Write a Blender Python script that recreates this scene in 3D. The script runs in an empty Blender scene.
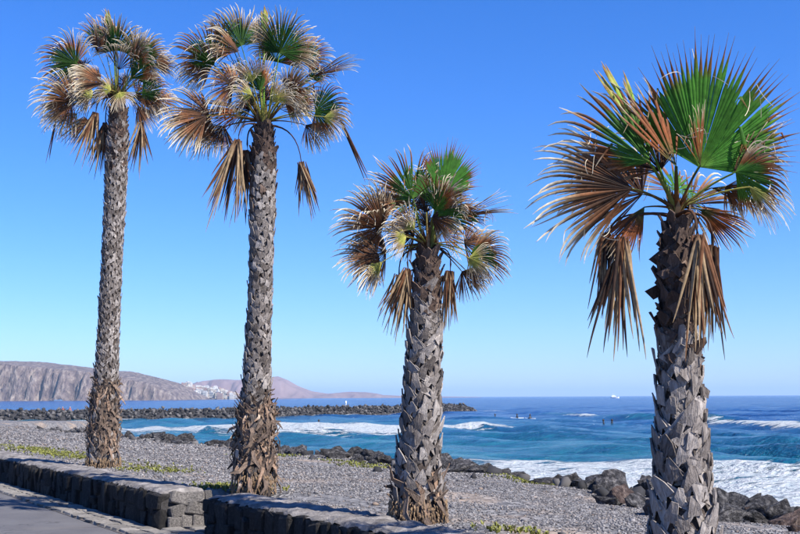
import bpy, bmesh, math, random
import numpy as np
from mathutils import Vector, Matrix, noise as mnoise
random.seed(7); RNG = np.random.default_rng(7)
R = math.radians
sc = bpy.context.scene
COL = sc.collection

# ---------------------------------------------------------------- camera
CAM_Z = 1.65
cam_d = bpy.data.cameras.new('camera'); cam = bpy.data.objects.new('camera', cam_d); COL.objects.link(cam)
cam_d.sensor_width = 36.0; cam_d.lens = 1100.0 / 800.0 * 36.0
cam_d.clip_start = 0.05; cam_d.clip_end = 60000
pitch = math.atan(130.0 / 1100.0); roll = R(0.28)
fwd = Vector((0, math.cos(pitch), math.sin(pitch))); up0 = Vector((0, -math.sin(pitch), math.cos(pitch))); rt0 = Vector((1, 0, 0))
rt = rt0 * math.cos(roll) - up0 * math.sin(roll); up = rt0 * math.sin(roll) + up0 * math.cos(roll)
m = Matrix((rt, up, -fwd)).transposed().to_4x4(); m.translation = (0, 0, CAM_Z)
cam.matrix_world = m
sc.camera = cam

# ---------------------------------------------------------------- sky, sun, exposure
SUN_EL, SUN_AZ = R(46), math.atan2(0.78, -0.62)
w = bpy.data.worlds.new('World'); sc.world = w; w.use_nodes = True
nt = w.node_tree; nt.nodes.clear()
sky = nt.nodes.new('ShaderNodeTexSky'); sky.sky_type = 'NISHITA'; sky.sun_disc = False
sky.sun_elevation = SUN_EL; sky.sun_rotation = SUN_AZ; sky.altitude = 0; sky.air_density = 1.0; sky.dust_density = 0.15; sky.ozone_density = 3.0
hs = nt.nodes.new('ShaderNodeHueSaturation'); hs.inputs['Saturation'].default_value = 1.12
tint = nt.nodes.new('ShaderNodeMix'); tint.data_type = 'RGBA'; tint.blend_type = 'MULTIPLY'; tint.inputs[0].default_value = 1.0; tint.inputs[7].default_value = (0.66, 0.86, 1.37, 1)
bgn = nt.nodes.new('ShaderNodeBackground'); bgn.inputs['Strength'].default_value = 0.075
wo = nt.nodes.new('ShaderNodeOutputWorld')
nt.links.new(sky.outputs[0], tint.inputs[6]); nt.links.new(tint.outputs[2], hs.inputs['Color']); nt.links.new(hs.outputs[0], bgn.inputs['Color']); nt.links.new(bgn.outputs[0], wo.inputs['Surface'])
sun_d = bpy.data.lights.new('sun', 'SUN'); sun_d.energy = 5.0; sun_d.angle = R(0.53); sun_d.color = (1.0, 0.95, 0.87)
sun = bpy.data.objects.new('sun', sun_d); COL.objects.link(sun)
sdir = Vector((math.cos(SUN_EL) * math.sin(SUN_AZ), math.cos(SUN_EL) * math.cos(SUN_AZ), math.sin(SUN_EL)))
sun.rotation_euler = sdir.to_track_quat('Z', 'Y').to_euler(); sun.location = sdir * 40
sc.view_settings.view_transform = 'Standard'; sc.view_settings.look = 'None'
sc.view_settings.exposure = 1.0; sc.view_settings.gamma = 1.0; sc.view_settings.use_curve_mapping = False
sc.render.engine = 'CYCLES'; sc.cycles.use_denoising = True
sc.cycles.max_bounces = 6; sc.cycles.transparent_max_bounces = 6; sc.cycles.volume_bounces = 0
sc.cycles.sample_clamp_indirect = 4.0

# ---------------------------------------------------------------- helpers
def mesh_of(name, V, F, mat=None, smooth=False, col=None, attrs=None):
    me = bpy.data.meshes.new(name)
    V = np.asarray(V, dtype=np.float32)
    if isinstance(F, np.ndarray):
        k = F.shape[1]
        me.vertices.add(len(V)); me.vertices.foreach_set('co', V.ravel())
        me.loops.add(F.size); me.loops.foreach_set('vertex_index', F.astype(np.int32).ravel())
        me.polygons.add(len(F)); me.polygons.foreach_set('loop_start', np.arange(0, F.size, k, dtype=np.int32))
        me.update(calc_edges=True)
    else:
        me.from_pydata([tuple(map(float, v)) for v in V], [], F)
    if smooth:
        me.polygons.foreach_set('use_smooth', np.ones(len(me.polygons), dtype=bool))
    if col is not None:
        a = me.color_attributes.new('Col', 'FLOAT_COLOR', 'POINT')
        c4 = np.ones((len(V), 4), dtype=np.float32); c4[:, :3] = col
        a.data.foreach_set('color', c4.ravel())
    for k_, v_ in (attrs or {}).items():
        a = me.attributes.new(k_, 'FLOAT', 'POINT'); a.data.foreach_set('value', np.asarray(v_, dtype=np.float32))
    if mat: me.materials.append(mat)
    me.validate(); me.update()
    return me
def obj(name, me, parent=None, loc=None, kind=None, label=None, cat=None, group=None):
    o = bpy.data.objects.new(name, me); COL.objects.link(o)
    if parent: o.parent = parent
    if loc is not None: o.location = loc
    if kind: o['kind'] = kind
    if label: o['label'] = label
    if cat: o['category'] = cat
    if group: o['group'] = group
    return o
def grid_faces(nu, nv):
    i, j = np.meshgrid(np.arange(nu - 1), np.arange(nv - 1), indexing='ij')
    a = (i * nv + j).ravel()
    return np.stack([a, a + nv, a + nv + 1, a + 1], 1)
def vnoise(P, scale, octs=4, seed=0.0):
    return np.array([mnoise.fractal(Vector((p[0] * scale + seed, p[1] * scale, (p[2] if len(p) > 2 else 0) * scale)), 0.6, 2.0, octs) for p in P])
def sst(a, b, x):
    t = np.clip((x - a) / (b - a), 0, 1); return t * t * (3 - 2 * t)

class NT:
    def __init__(s, name):
        s.m = bpy.data.materials.new(name); s.m.use_nodes = True; s.t = s.m.node_tree; s.t.nodes.clear()
        s.out = s.n('ShaderNodeOutputMaterial'); s.b = s.n('ShaderNodeBsdfPrincipled'); s.l(s.b.outputs[0], s.out.inputs['Surface'])
    def n(s, t, **k):
        x = s.t.nodes.new(t)
        for a, v in k.items(): setattr(x, a, v)
        return x
    def l(s, a, b): s.t.links.new(a, b)
    def setv(s, **k):
        for a, v in k.items(): s.b.inputs[a.replace('_', ' ')].default_value = v
    def coord(s, sc_=(1, 1, 1), which='Object'):
        tc = s.n('ShaderNodeTexCoord'); mp = s.n('ShaderNodeMapping'); mp.inputs['Scale'].default_value = sc_
        s.l(tc.outputs[which], mp.inputs['Vector']); return mp.outputs[0]
    def noise(s, vec, scale, detail=4, rough=0.6):
        x = s.n('ShaderNodeTexNoise'); x.inputs['Scale'].default_value = scale; x.inputs['Detail'].default_value = detail; x.inputs['Roughness'].default_value = rough
        if vec is not None: s.l(vec, x.inputs['Vector'])
        return x.outputs[0]
    def ramp(s, fac, stops):
        x = s.n('ShaderNodeValToRGB'); e = x.color_ramp.elements
        while len(e) < len(stops): e.new(0.5)
        for i, (p, c) in enumerate(stops):
            e[i].position = p; e[i].color = (c[0], c[1], c[2], 1) if isinstance(c, (tuple, list)) else (c, c, c, 1)
        s.l(fac, x.inputs[0]); return x.outputs[0]
    def mix(s, fac, a, b, mode='MIX'):
        x = s.n('ShaderNodeMix', data_type='RGBA', blend_type=mode)
        for sock, v in ((x.inputs[0], fac), (x.inputs[6], a), (x.inputs[7], b)):
            if isinstance(v, (int, float)): sock.default_value = v
            elif isinstance(v, tuple): sock.default_value = (*v, 1)
            else: s.l(v, sock)
        return x.outputs[2]
    def math(s, op, a, b=None):
        x = s.n('ShaderNodeMath', operation=op)
        for i, v in enumerate((a, b)):
            if v is None: continue
            if isinstance(v, (int, float)): x.inputs[i].default_value = v
            else: s.l(v, x.inputs[i])
        return x.outputs[0]
    def bump(s, h, strength=0.5, dist=0.02):
        x = s.n('ShaderNodeBump'); x.inputs['Strength'].default_value = strength; x.inputs['Distance'].default_value = dist
        s.l(h, x.inputs['Height']); s.l(x.outputs[0], s.b.inputs['Normal'])
    def color(s, c): s.l(c, s.b.inputs['Base Color'])

def noisy(name, stops, scale=5, rough=0.9, bump=0.4, bdist=0.02, bscale=20, which='Object', sc_=(1, 1, 1), rnd=0.0, spec=0.3):
    q = NT(name); v = q.coord(sc_, which)
    if rnd:
        oi = q.n('ShaderNodeObjectInfo'); add = q.n('ShaderNodeVectorMath', operation='ADD'); q.l(v, add.inputs[0])
        sc3 = q.n('ShaderNodeVectorMath', operation='SCALE'); sc3.inputs[3].default_value = 40; q.l(oi.outputs['Location'], sc3.inputs[0]); q.l(sc3.outputs[0], add.inputs[1]); v = add.outputs[0]
    c = q.ramp(q.noise(v, scale, 5), stops)
    if rnd:
        br = q.math('ADD', q.math('MULTIPLY', oi.outputs['Random'], 2 * rnd), 1 - rnd)
        c = q.mix(1.0, c, br, 'MULTIPLY')
    q.color(c); q.setv(Roughness=rough); q.b.inputs['Specular IOR Level'].default_value = spec
    if bump: q.bump(q.noise(v, bscale, 6, 0.65), bump, bdist)
    return q.m

# ---------------------------------------------------------------- materials
def frond_mat():
    q = NT('palm_leaf'); at = q.n('ShaderNodeAttribute', attribute_name='Col')
    c = q.mix(1.0, at.outputs['Color'], q.ramp(q.noise(q.coord((1, 1, 1)), 22, 4), [(0.3, 0.62), (0.7, 1.2)]), 'MULTIPLY')
    q.color(c); q.setv(Roughness=0.65); q.b.inputs['Specular IOR Level'].default_value = 0.18
    tr = q.n('ShaderNodeBsdfTranslucent'); q.l(c, tr.inputs[0]); mx = q.n('ShaderNodeMixShader'); mx.inputs[0].default_value = 0.28
    q.l(q.b.outputs[0], mx.inputs[1]); q.l(tr.outputs[0], mx.inputs[2]); q.l(mx.outputs[0], q.out.inputs['Surface'])
    return q.m
M_LEAF = frond_mat()
def boot_mat(name, stops):
    q = NT(name); v = q.coord((1, 1, 1)); oi = q.n('ShaderNodeObjectInfo'); g = q.n('ShaderNodeNewGeometry')
    rv = q.math('FRACT', q.math('ADD', oi.outputs['Random'], g.outputs['Random Per Island']))
    st = q.noise(q.coord((60, 60, 9)), 1.0, 4, 0.7)
    f = q.math('ADD', q.math('ADD', q.math('MULTIPLY', rv, 0.45), q.math('MULTIPLY', st, 0.95)), -0.2)
    q.color(q.ramp(f, stops)); q.setv(Roughness=0.85); q.b.inputs['Specular IOR Level'].default_value = 0.25
    q.bump(st, 1.0, 0.02); return q.m
M_BOOT_OLD = boot_mat('weathered_leaf_base', [(0.18, (0.045, 0.036, 0.031)), (0.38, (0.14, 0.118, 0.105)), (0.62, (0.28, 0.245, 0.222)), (0.88, (0.50, 0.45, 0.41))])
M_BOOT_NEW = boot_mat('brown_leaf_base', [(0.12, (0.03, 0.02, 0.016)), (0.45, (0.085, 0.055, 0.042)), (0.7, (0.15, 0.10, 0.075)), (0.92, (0.30, 0.22, 0.17))])
M_BOOT_SKIRT = boot_mat('dead_strap', [(0.12, (0.035, 0.025, 0.02)), (0.36, (0.12, 0.085, 0.065)), (0.56, (0.20, 0.145, 0.108)), (0.68, (0.23, 0.135, 0.085)), (0.86, (0.56, 0.46, 0.36))])
M_TRUNK = noisy('trunk_core', [(0.3, (0.025, 0.018, 0.015)), (0.7, (0.09, 0.07, 0.06))], 18, 0.95, 0.8, 0.02, 40)  # dark brown core; shade in the gaps between leaf bases put into its colour
M_ROOT = noisy('root_fibre', [(0.3, (0.10, 0.06, 0.035)), (0.7, (0.32, 0.22, 0.13))], 30, 0.95, 0.8, 0.01, 90)

def pebble_mat():
    q = NT('pebbles'); g = q.n('ShaderNodeNewGeometry')
    c = q.ramp(g.outputs['Random Per Island'], [(0.0, (0.0429, 0.0390, 0.0413)), (0.35, (0.0936, 0.0881, 0.0897)), (0.62, (0.1521, 0.1443, 0.1443)), (0.85, (0.2262, 0.2145, 0.2122)), (0.93, (0.1794, 0.1326, 0.1014)), (1.0, (0.3276, 0.3120, 0.3003))])
    q.color(c); q.setv(Roughness=0.75); return q.m
M_PEBBLE = pebble_mat()
def beach_mat():
    q = NT('beach_gravel'); v = q.coord((1, 1, 1))
    vo = q.n('ShaderNodeTexVoronoi'); vo.inputs['Scale'].default_value = 14; q.l(v, vo.inputs['Vector'])
    sep = q.n('ShaderNodeSeparateColor'); q.l(vo.outputs['Color'], sep.inputs[0])
    c = q.ramp(sep.outputs[0], [(0.0, (0.0400, 0.0376, 0.0400)), (0.5, (0.1040, 0.1000, 0.1000)), (1.0, (0.2400, 0.2280, 0.2240))])
    soil = q.ramp(q.noise(v, 9, 5), [(0.3, (0.17, 0.12, 0.085)), (0.7, (0.36, 0.28, 0.21))])
    c = q.mix(q.ramp(q.noise(v, 0.55, 3), [(0.52, 0.0), (0.66, 0.8)]), c, soil)
    q.color(c); q.setv(Roughness=0.95); q.bump(vo.outputs['Distance'], 0.8, 0.03); return q.m
M_BEACH = beach_mat()
M_ROCK = noisy('basalt_boulder', [(0.32, (0.0153, 0.0145, 0.0153)), (0.5, (0.0638, 0.0595, 0.0612)), (0.68, (0.2295, 0.2167, 0.2125))], 4.5, 0.9, 1.0, 0.22, 5, rnd=0.4)
M_ROCK_RED = noisy('rusty_boulder', [(0.30, (0.03, 0.02, 0.018)), (0.5, (0.10, 0.066, 0.055)), (0.70, (0.25, 0.19, 0.16))], 3, 0.9, 1.0, 0.22, 5, rnd=0.3)
M_BWROCK = NT('breakwater_rock')
_g = M_BWROCK.n('ShaderNodeNewGeometry')
M_BWROCK.color(M_BWROCK.ramp(_g.outputs['Random Per Island'], [(0, (0.0080, 0.0080, 0.0096)), (0.65, (0.0280, 0.0264, 0.0280)), (1, (0.1200, 0.1120, 0.1080))])); M_BWROCK.setv(Roughness=0.9)
M_BWROCK = M_BWROCK.m
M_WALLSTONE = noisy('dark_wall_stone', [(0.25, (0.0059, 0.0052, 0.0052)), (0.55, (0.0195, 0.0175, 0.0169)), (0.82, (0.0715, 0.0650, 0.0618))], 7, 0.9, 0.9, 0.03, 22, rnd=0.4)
M_ENDSTONE = noisy('pale_sunlit_wall_stone', [(0.25, (0.05, 0.045, 0.042)), (0.5, (0.14, 0.127, 0.118)), (0.75, (0.34, 0.31, 0.28))], 9, 0.9, 0.9, 0.03, 22, rnd=0.2)  # plaster-pale end stones; sunlit look of the wall end also put into the colour
M_MORTAR = noisy('wall_mortar', [(0.3, (0.0175, 0.0154, 0.0147)), (0.7, (0.0525, 0.0476, 0.0455))], 14, 0.95, 0.8, 0.02, 40)
M_COPING = noisy('wall_top_concrete', [(0.3, (0.0765, 0.0680, 0.0638)), (0.5, (0.1785, 0.1632, 0.1547)), (0.72, (0.3230, 0.2975, 0.2805))], 6.5, 0.95, 1.0, 0.03, 22)
M_SETT = noisy('paving_sett', [(0.3, (0.1105, 0.1003, 0.0892)), (0.7, (0.2550, 0.2338, 0.2082))], 6, 0.9, 0.6, 0.012, 35, rnd=0.25)
M_JOINT = noisy('paving_joint', [(0.3, (0.07, 0.06, 0.055)), (0.7, (0.15, 0.13, 0.12))], 12, 0.95, 0.6, 0.01, 40)
def asphalt_mat():
    q = NT('asphalt'); v = q.coord((1, 1, 1))
    c = q.mix(q.ramp(q.noise(v, 1.3, 4), [(0.35, 0.0), (0.7, 1.0)]), (0.07, 0.066, 0.068), (0.105, 0.10, 0.10))
    c = q.mix(q.ramp(q.noise(v, 130, 2), [(0.55, 0.0), (0.7, 0.6)]), c, (0.24, 0.23, 0.23))
    wv = q.n('ShaderNodeVectorMath', operation='ADD'); q.l(v, wv.inputs[0]); nz = q.n('ShaderNodeTexNoise'); nz.inputs['Scale'].default_value = 3; q.l(v, nz.inputs['Vector']); q.l(nz.outputs['Color'], wv.inputs[1])
    vo = q.n('ShaderNodeTexVoronoi', feature='DISTANCE_TO_EDGE'); vo.inputs['Scale'].default_value = 0.55; q.l(wv.outputs[0], vo.inputs['Vector'])
    c = q.mix(q.ramp(vo.outputs['Distance'], [(0.0, 0.85), (0.012, 0.0)]), c, (0.03, 0.028, 0.028))
    c = q.mix(q.ramp(q.noise(v, 0.6, 5, 0.7), [(0.5, 0.0), (0.72, 0.45)]), c, (0.16, 0.14, 0.12))
    q.color(c); q.setv(Roughness=0.85); q.bump(q.noise(v, 160, 2), 0.5, 0.006); return q.m
M_ASPHALT = asphalt_mat()
M_GRASS = noisy('ground_cover_leaf', [(0.3, (0.10, 0.12, 0.02)), (0.7, (0.26, 0.25, 0.06))], 12, 0.7, 0, which='Object')
def sea_mat():
    q = NT('sea_water'); tc = q.n('ShaderNodeTexCoord'); P = tc.outputs['Object']
    a = q.n('ShaderNodeAttribute', attribute_name='shallow'); fo = q.n('ShaderNodeAttribute', attribute_name='foam')
    def mp(sx, sy, rot=0.0):
        x = q.n('ShaderNodeMapping'); x.inputs['Scale'].default_value = (sx, sy, 1); x.inputs['Rotation'].default_value = (0, 0, rot); q.l(P, x.inputs[0]); return x.outputs[0]
    big = q.noise(mp(0.05, 0.09, 0.2), 1, 4)
    patch = q.noise(mp(0.16, 0.42, 0.15), 1, 5, 0.65)
    deep = q.mix(q.ramp(big, [(0.35, 0.0), (0.65, 1.0)]), (0.0, 0.030, 0.14), (0.001, 0.052, 0.195))
    shal = q.mix(q.ramp(patch, [(0.35, 0.0), (0.65, 1.0)]), (0.0, 0.048, 0.09), (0.004, 0.118, 0.165))
    f2 = q.math('ADD', a.outputs['Fac'], q.math('MULTIPLY', q.math('SUBTRACT', patch, 0.5), 0.5))
    c = q.mix(q.ramp(f2, [(0.1, 0.0), (0.9, 1.0)]), deep, shal)
    n1 = q.noise(mp(0.55, 1.5, 0.2), 1, 6, 0.7); n2 = q.noise(mp(2.2, 4.5, 0.1), 1, 5, 0.65)
    fv = q.math('ADD', fo.outputs['Fac'], q.math('ADD', q.math('MULTIPLY', q.math('SUBTRACT', n1, 0.5), 1.9), q.math('MULTIPLY', q.math('SUBTRACT', n2, 0.5), 0.9)))
    ff = q.ramp(fv, [(0.46, 0.0), (0.60, 1.0)])
    foamc = q.mix(q.ramp(n2, [(0.35, 0.0), (0.6, 1.0)]), (0.48, 0.58, 0.62), (0.70, 0.72, 0.73))
    q.color(q.mix(ff, c, foamc))
    q.l(q.math('ADD', q.math('MULTIPLY', ff, 0.6), 0.14), q.b.inputs['Roughness'])
    q.b.inputs['Specular IOR Level'].default_value = 0.09
    w1 = q.noise(mp(0.35, 0.8, 0.35), 1, 6, 0.62); w2 = q.noise(mp(1.6, 2.6, -0.2), 1, 4, 0.6)
    w3 = q.noise(mp(5.0, 8.0, 0.3), 1, 3, 0.6)
    h = q.math('ADD', q.math('ADD', w1, q.math('MULTIPLY', w2, 0.5)), q.math('MULTIPLY', w3, 0.12))
    q.bump(q.math('ADD', h, q.math('MULTIPLY', q.math('MULTIPLY', ff, n2), 0.7)), 1.0, 1.1); return q.m
M_SEA = sea_mat()
M_CLIFF = noisy('cliff_rock', [(0.32, (0.0616, 0.0440, 0.0484)), (0.5, (0.1672, 0.1276, 0.1144)), (0.68, (0.3168, 0.2640, 0.2244))], 0.16, 0.95, 1.0, 9, 0.16, sc_=(1.5, 0.4, 0.5))
M_HILL = noisy('far_hill', [(0.3, (0.13, 0.085, 0.09)), (0.7, (0.22, 0.155, 0.15))], 0.01, 0.95, 0.5, 4, 0.03)
M_TOWN = [noisy('town_wall_%s' % n, [(0.3, c), (0.7, tuple(min(1, x * 1.15) for x in c))], 0.2, 0.9, 0, rnd=0.12) for n, c in (('white', (0.46, 0.45, 0.43)), ('cream', (0.38, 0.33, 0.27)), ('pink', (0.29, 0.20, 0.17)))]
M_WIN = noisy('dark_glass', [(0.3, (0.03, 0.035, 0.045)), (0.7, (0.05, 0.055, 0.07))], 3, 0.3, 0)
M_WHITE = noisy('white_paint', [(0.3, (0.74, 0.74, 0.73)), (0.7, (0.82, 0.82, 0.80))], 3, 0.5, 0)
M_RED = noisy('red_cloth', [(0.3, (0.25, 0.07, 0.055)), (0.7, (0.36, 0.12, 0.09))], 8, 0.9, 0)
M_SKIN = noisy('skin', [(0.3, (0.42, 0.25, 0.17)), (0.7, (0.5, 0.31, 0.22))], 8, 0.7, 0)
M_WET = noisy('black_wetsuit', [(0.3, (0.012, 0.012, 0.015)), (0.7, (0.03, 0.03, 0.035))], 8, 0.5, 0)
M_HAIR = noisy('dark_hair', [(0.3, (0.02, 0.014, 0.01)), (0.7, (0.05, 0.035, 0.025))], 30, 0.7, 0)

# ---------------------------------------------------------------- shore frame: s along the wall towards the camera, w out to sea
P0 = np.array([-3.07, 14.05]); T = np.array([0.5197, -0.8544]); N = np.array([0.8544, 0.5197])
def xy(s, w_): return P0[0] + s * T[0] + w_ * N[0], P0[1] + s * T[1] + w_ * N[1]
# ---------------------------------------------------------------- the setting
SEA_Z = -1.2
_es = [-600, -140, -126, -108, -99, -90, -82, -75, -60, -45, -30, -10, 0, 4, 12, 60]
_ew = [16, 16, 15, 17, 23, 25, 21, 13.5, 11, 9.6, 9.3, 9.0, 8.4, 8.0, 7.6, 7.6]
def edge(s): return np.interp(s, _es, _ew)
def land_z(s, w_):
    s = np.asarray(s, float); w_ = np.asarray(w_, float)
    e = edge(s) + 0.5 * np.sin(s * 0.7) + 0.3 * np.sin(s * 1.9 + 1)
    base = np.interp(s, [-600, -170, -140, -100, -76, -50], [-0.6, -0.6, -0.7, -0.75, -0.45, 0.0])
    top = 0.44 + base - 0.25 * np.clip((w_ - 1.2) / 6.5, 0, 1)
    top = top - 0.22 * np.clip(s / 3, 0, 1) * np.clip((w_ - 3.5) / 3, 0, 1)
    top = top + 0.035 * np.sin(s * 0.9 + w_ * 0.6) * np.clip(w_ - 1.5, 0, 1) + 0.02 * np.sin(s * 2.3 - w_ * 1.7) * np.clip(w_ - 1.5, 0, 1)
    gap = sst(-0.35, 0.05, s) * (1 - sst(0.85, 1.2, s)) * (1 - sst(0.75, 1.5, w_))
    top = top * (1 - gap) + 0.01 * gap
    d = sst(0, 1, (w_ - e + 1.0) / 4.5)
    return top * (1 - d) + (-2.6) * d
def warp_axis(parts): return np.unique(np.concatenate([np.arange(a, b, st) for a, b, st in parts]))
S = warp_axis([(-600, -160, 8), (-160, -50, 0.8), (-50, -14, 0.3), (-14, 10, 0.12), (10, 60, 2)])
W = warp_axis([(0.35, 3, 0.12), (3, 14, 0.25), (14, 40, 0.7), (40, 220, 6)])
gs, gw = np.meshgrid(S, W, indexing='ij'); gx, gy = xy(gs, gw)
gz = land_z(gs, gw)
V = np.stack([gx, gy, gz], -1).reshape(-1, 3)
obj('beach_ground', mesh_of('beach_ground', V, grid_faces(len(S), len(W))[:, ::-1], M_BEACH, True), kind='structure')

# road and strip
def sheet(name, s0, s1, w0, w1, z, mat, kind='structure'):
    V = [(*xy(s0, w0), z), (*xy(s1, w0), z), (*xy(s1, w1), z), (*xy(s0, w1), z)]
    return obj(name, mesh_of(name, V, [(0, 1, 2, 3)], mat), kind=kind)
sheet('road', -600, 80, -80, 0.3, 0.0, M_ASPHALT)
strip = sheet('paved_strip', -40, 14, -0.46, 0.33, 0.006, M_JOINT)
sheet_gap = sheet('gap_path', -0.02, 0.93, 0.331, 1.0, 0.012, M_JOINT)

# sea
def axis_geo(lo, hi, d0, k, start=0.0):
    out = [lo]
    while out[-1] < hi: out.append(out[-1] + max(d0, k * abs(out[-1] - start)))
    return np.array(out)
Y = np.concatenate([np.array([-400, -100, -20]), axis_geo(8, 20000, 0.35, 0.0105)])
xr = axis_geo(0, 16000, 0.55, 0.035, 38); X = np.concatenate([-xr[:0:-1], xr])
gx, gy = np.meshgrid(X, Y, indexing='ij'); px, py = gx.ravel(), gy.ravel()
dy = np.interp(py, Y, np.gradient(Y)); dx = np.interp(px, X, np.gradient(X))
rs = np.random.default_rng(3)
z = np.zeros_like(px)
for i in range(34):
    lam = 1.2 * (10 ** (i / 33)); ang = rs.normal(0, 0.32); c, s_ = math.cos(ang), math.sin(ang)
    kx, ky = N[0] * c - N[1] * s_, N[1] * c + N[0] * s_
    amp = 0.0115 * lam ** 0.75
    fade = np.clip(1.6 - 3.2 * np.maximum(dx, dy) / lam, 0, 1)
    ph = (px * kx + py * ky) * 2 * math.pi / lam + rs.uniform(0, 6.28)
    z += fade * amp * (np.sin(ph) + 0.25 * np.sin(2 * ph + 0.6))
def seg_dist(px, py, pts):
    best = np.full(px.shape, 1e9); sd = np.zeros_like(px); along = np.zeros_like(px); acc = 0
    for (x0, y0), (x1, y1) in zip(pts[:-1], pts[1:]):
        vx, vy = x1 - x0, y1 - y0; L = math.hypot(vx, vy)
        t = np.clip(((px - x0) * vx + (py - y0) * vy) / L / L, 0, 1)
        qx, qy = px - x0 - t * vx, py - y0 - t * vy; d = np.hypot(qx, qy)
        side = np.sign(qx * N[0] + qy * N[1]); mk = d < best
        best = np.where(mk, d, best); sd = np.where(mk, d * side, sd); along = np.where(mk, acc + t * L, along); acc += L
    return sd, along, acc
foam = np.full(px.shape, -0.05)
# crest of the surf wave beyond the fourth palm
sd, al, tot = seg_dist(px, py, [(20, 172), (23, 150), (26, 134), (29.5, 116), (32, 100), (33.5, 86), (36, 70)])
prof = np.where(sd < 0, np.exp(-(sd / 1.7) ** 2), np.exp(-(sd / 4.5) ** 2)); hgt = np.interp(al, [0, 12, 28, 45, 70, 90, tot], [0, .25, .6, .5, .55, .5, .25])
inside = (al > 0.01) & (al < tot - 0.01)
z += prof * hgt * inside
teal = prof * inside * (sd < 1.0)
foam = np.maximum(foam, inside * np.exp(-((sd + 0.3) / 1.5) ** 2) * np.interp(al, [0, 18, 24, 30, 36, 60, 66, 90], [0, 0, .75, .85, 0, 0, .72, .95]))
# white water in the bay
def soft_band(y0, y1, soft): return sst(-soft, soft, py - y0) * sst(-soft, soft, y1 - py)
ylo = np.interp(px, [-40, -26, -9, 0, 4, 12, 18], [104, 96, 84, 85, 95, 100, 101]); yhi = np.interp(px, [-40, -26, -13, 0, 5, 12, 18], [110, 112, 121, 119, 113, 104, 102])
b1 = sst(-6, 5, py - ylo) * sst(-3, 6, yhi - py) * sst(-44, -34, px) * (1 - sst(11, 19, px))
foam = np.maximum(foam, b1 * np.interp(px, [-40, -16, -10, 2, 12], [0.70, 0.72, 1.0, 1.0, 0.80]))
z += 0.45 * np.exp(-((py - ylo - 2) / 2.2) ** 2) * (px > -16) * (px < 10)
# foam at the foot of the breakwater
bwx = [-110, -52, -27, -13, 0, 13]; bwy = [132, 144.5, 152, 174, 187, 218]
yb = np.interp(px, bwx, bwy)
foam = np.maximum(foam, np.exp(-((py - yb + 1.5) / 3.0) ** 2) * (px < 14) * (0.58 + 0.25 * np.sin(px * 0.45) * np.sin(px * 0.13 + 1)))
foam = np.maximum(foam, 0.85 * np.exp(-((px + 41) / 7) ** 2 - ((py - 128) / 8) ** 2))
foam = np.maximum(foam, 0.8 * np.exp(-((px + 20) / 2.5) ** 2 - ((py - 158) / 4) ** 2))
foam = np.maximum(foam, 0.5 * np.exp(-((px - 18) / 4) ** 2 - ((py - 214) / 6) ** 2))
# wash on the shore
ss = (px - P0[0]) * T[0] + (py - P0[1]) * T[1]; ww = (px - P0[0]) * N[0] + (py - P0[1]) * N[1]
e = edge(ss)
outer = np.interp(ss, [-70, -40, -30, -26, -18, -5, 30], [1.5, 1.5, 4, 18, 27, 31, 32]) + 1.2 * np.sin(ss * 0.5)
shore = sst(-2, 1, ww - e) * sst(-2.5, 3.5, e + outer - ww)
foam = np.maximum(foam, shore * np.interp(ss, [-90, -40, -28, -22, 5], [0.6, 0.55, 0.55, 0.98, 0.92]) * (1 - 0.42 * np.clip((ww - e - 4) / 24, 0, 1)))
foam = np.maximum(foam, 0.62 * np.exp(-((px + 27) / 10) ** 2 - ((py - 90) / 6) ** 2))
# scattered white horses
foam = np.maximum(foam, 0.14 * (py > 120) * (py < 1500))
shallow = np.clip(1.15 - (ww - e) / 75.0, 0, 1) * np.clip((260 - py) / 90, 0, 1)
shallow = np.maximum(shallow, 0.75 * teal)
V = np.stack([px, py, z + SEA_Z], 1)
obj('sea', mesh_of('sea', V, grid_faces(len(X), len(Y)), M_SEA, True, attrs={'foam': foam, 'shallow': shallow}), kind='structure')

# far cliff and hills: height fields with a skyline and gullies
def terrain(name, label_none, xs, ys_front, depth, sky_x, sky_h, mat, gully, seed, cliff):
    nu, nv = xs.size, 70
    V = np.zeros((nu, nv, 3)); vv = np.linspace(0, 1, nv) ** 1.5
    H = np.interp(xs, sky_x, sky_h)
    for i, x in enumerate(xs):
        y0 = np.interp(x, *ys_front)
        for j, v in enumerate(vv):
            y = y0 + depth * v ** 1.3
            n1 = mnoise.fractal(Vector((x * gully + seed, y * gully * 0.35, 0.3)), 0.7, 2.0, 5)
            rid = 1 - abs(mnoise.fractal(Vector((x * gully * 2.1 + seed, y * gully * 0.5, 5.3)), 0.8, 2.0, 4)) * 2
            f = sst(0, cliff, v + 0.05 * n1) * 0.80 + 0.20 * min(1, v * 1.2)
            g = math.sin(math.pi * min(1, v / (cliff * 1.15))) * 0.75 if v < cliff * 1.15 else 0
            h = H[i] * (f - g * (1 - max(0, rid)) + 0.03 * n1 * min(1, v * 3))
            back = 1 - 0.5 * max(0, (v - 0.75) / 0.25)
            V[i, j] = (x * (1 + 0.25 * v) if False else x, y, SEA_Z - 3.0 * (v == 0) + max(0.0, h * back))
    return obj(name, mesh_of(name, V.reshape(-1, 3), grid_faces(nu, nv), mat, name != 'cliff_headland'), kind='structure')
DC = 1500.0
def hx(pxl, d): return (pxl - 400) / 1100.0 * d
def hh(pxl, py_, d): return CAM_Z - SEA_Z + (399.3 - 0.0049 * pxl - py_) / 1100.0 * d
cl = [(-400, 352), (-150, 357), (-40, 361), (0, 361), (40, 361), (60, 364), (95, 368), (125, 371), (150, 376), (165, 380), (175, 383), (184, 388), (191, 394), (197, 402.5)]
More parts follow.
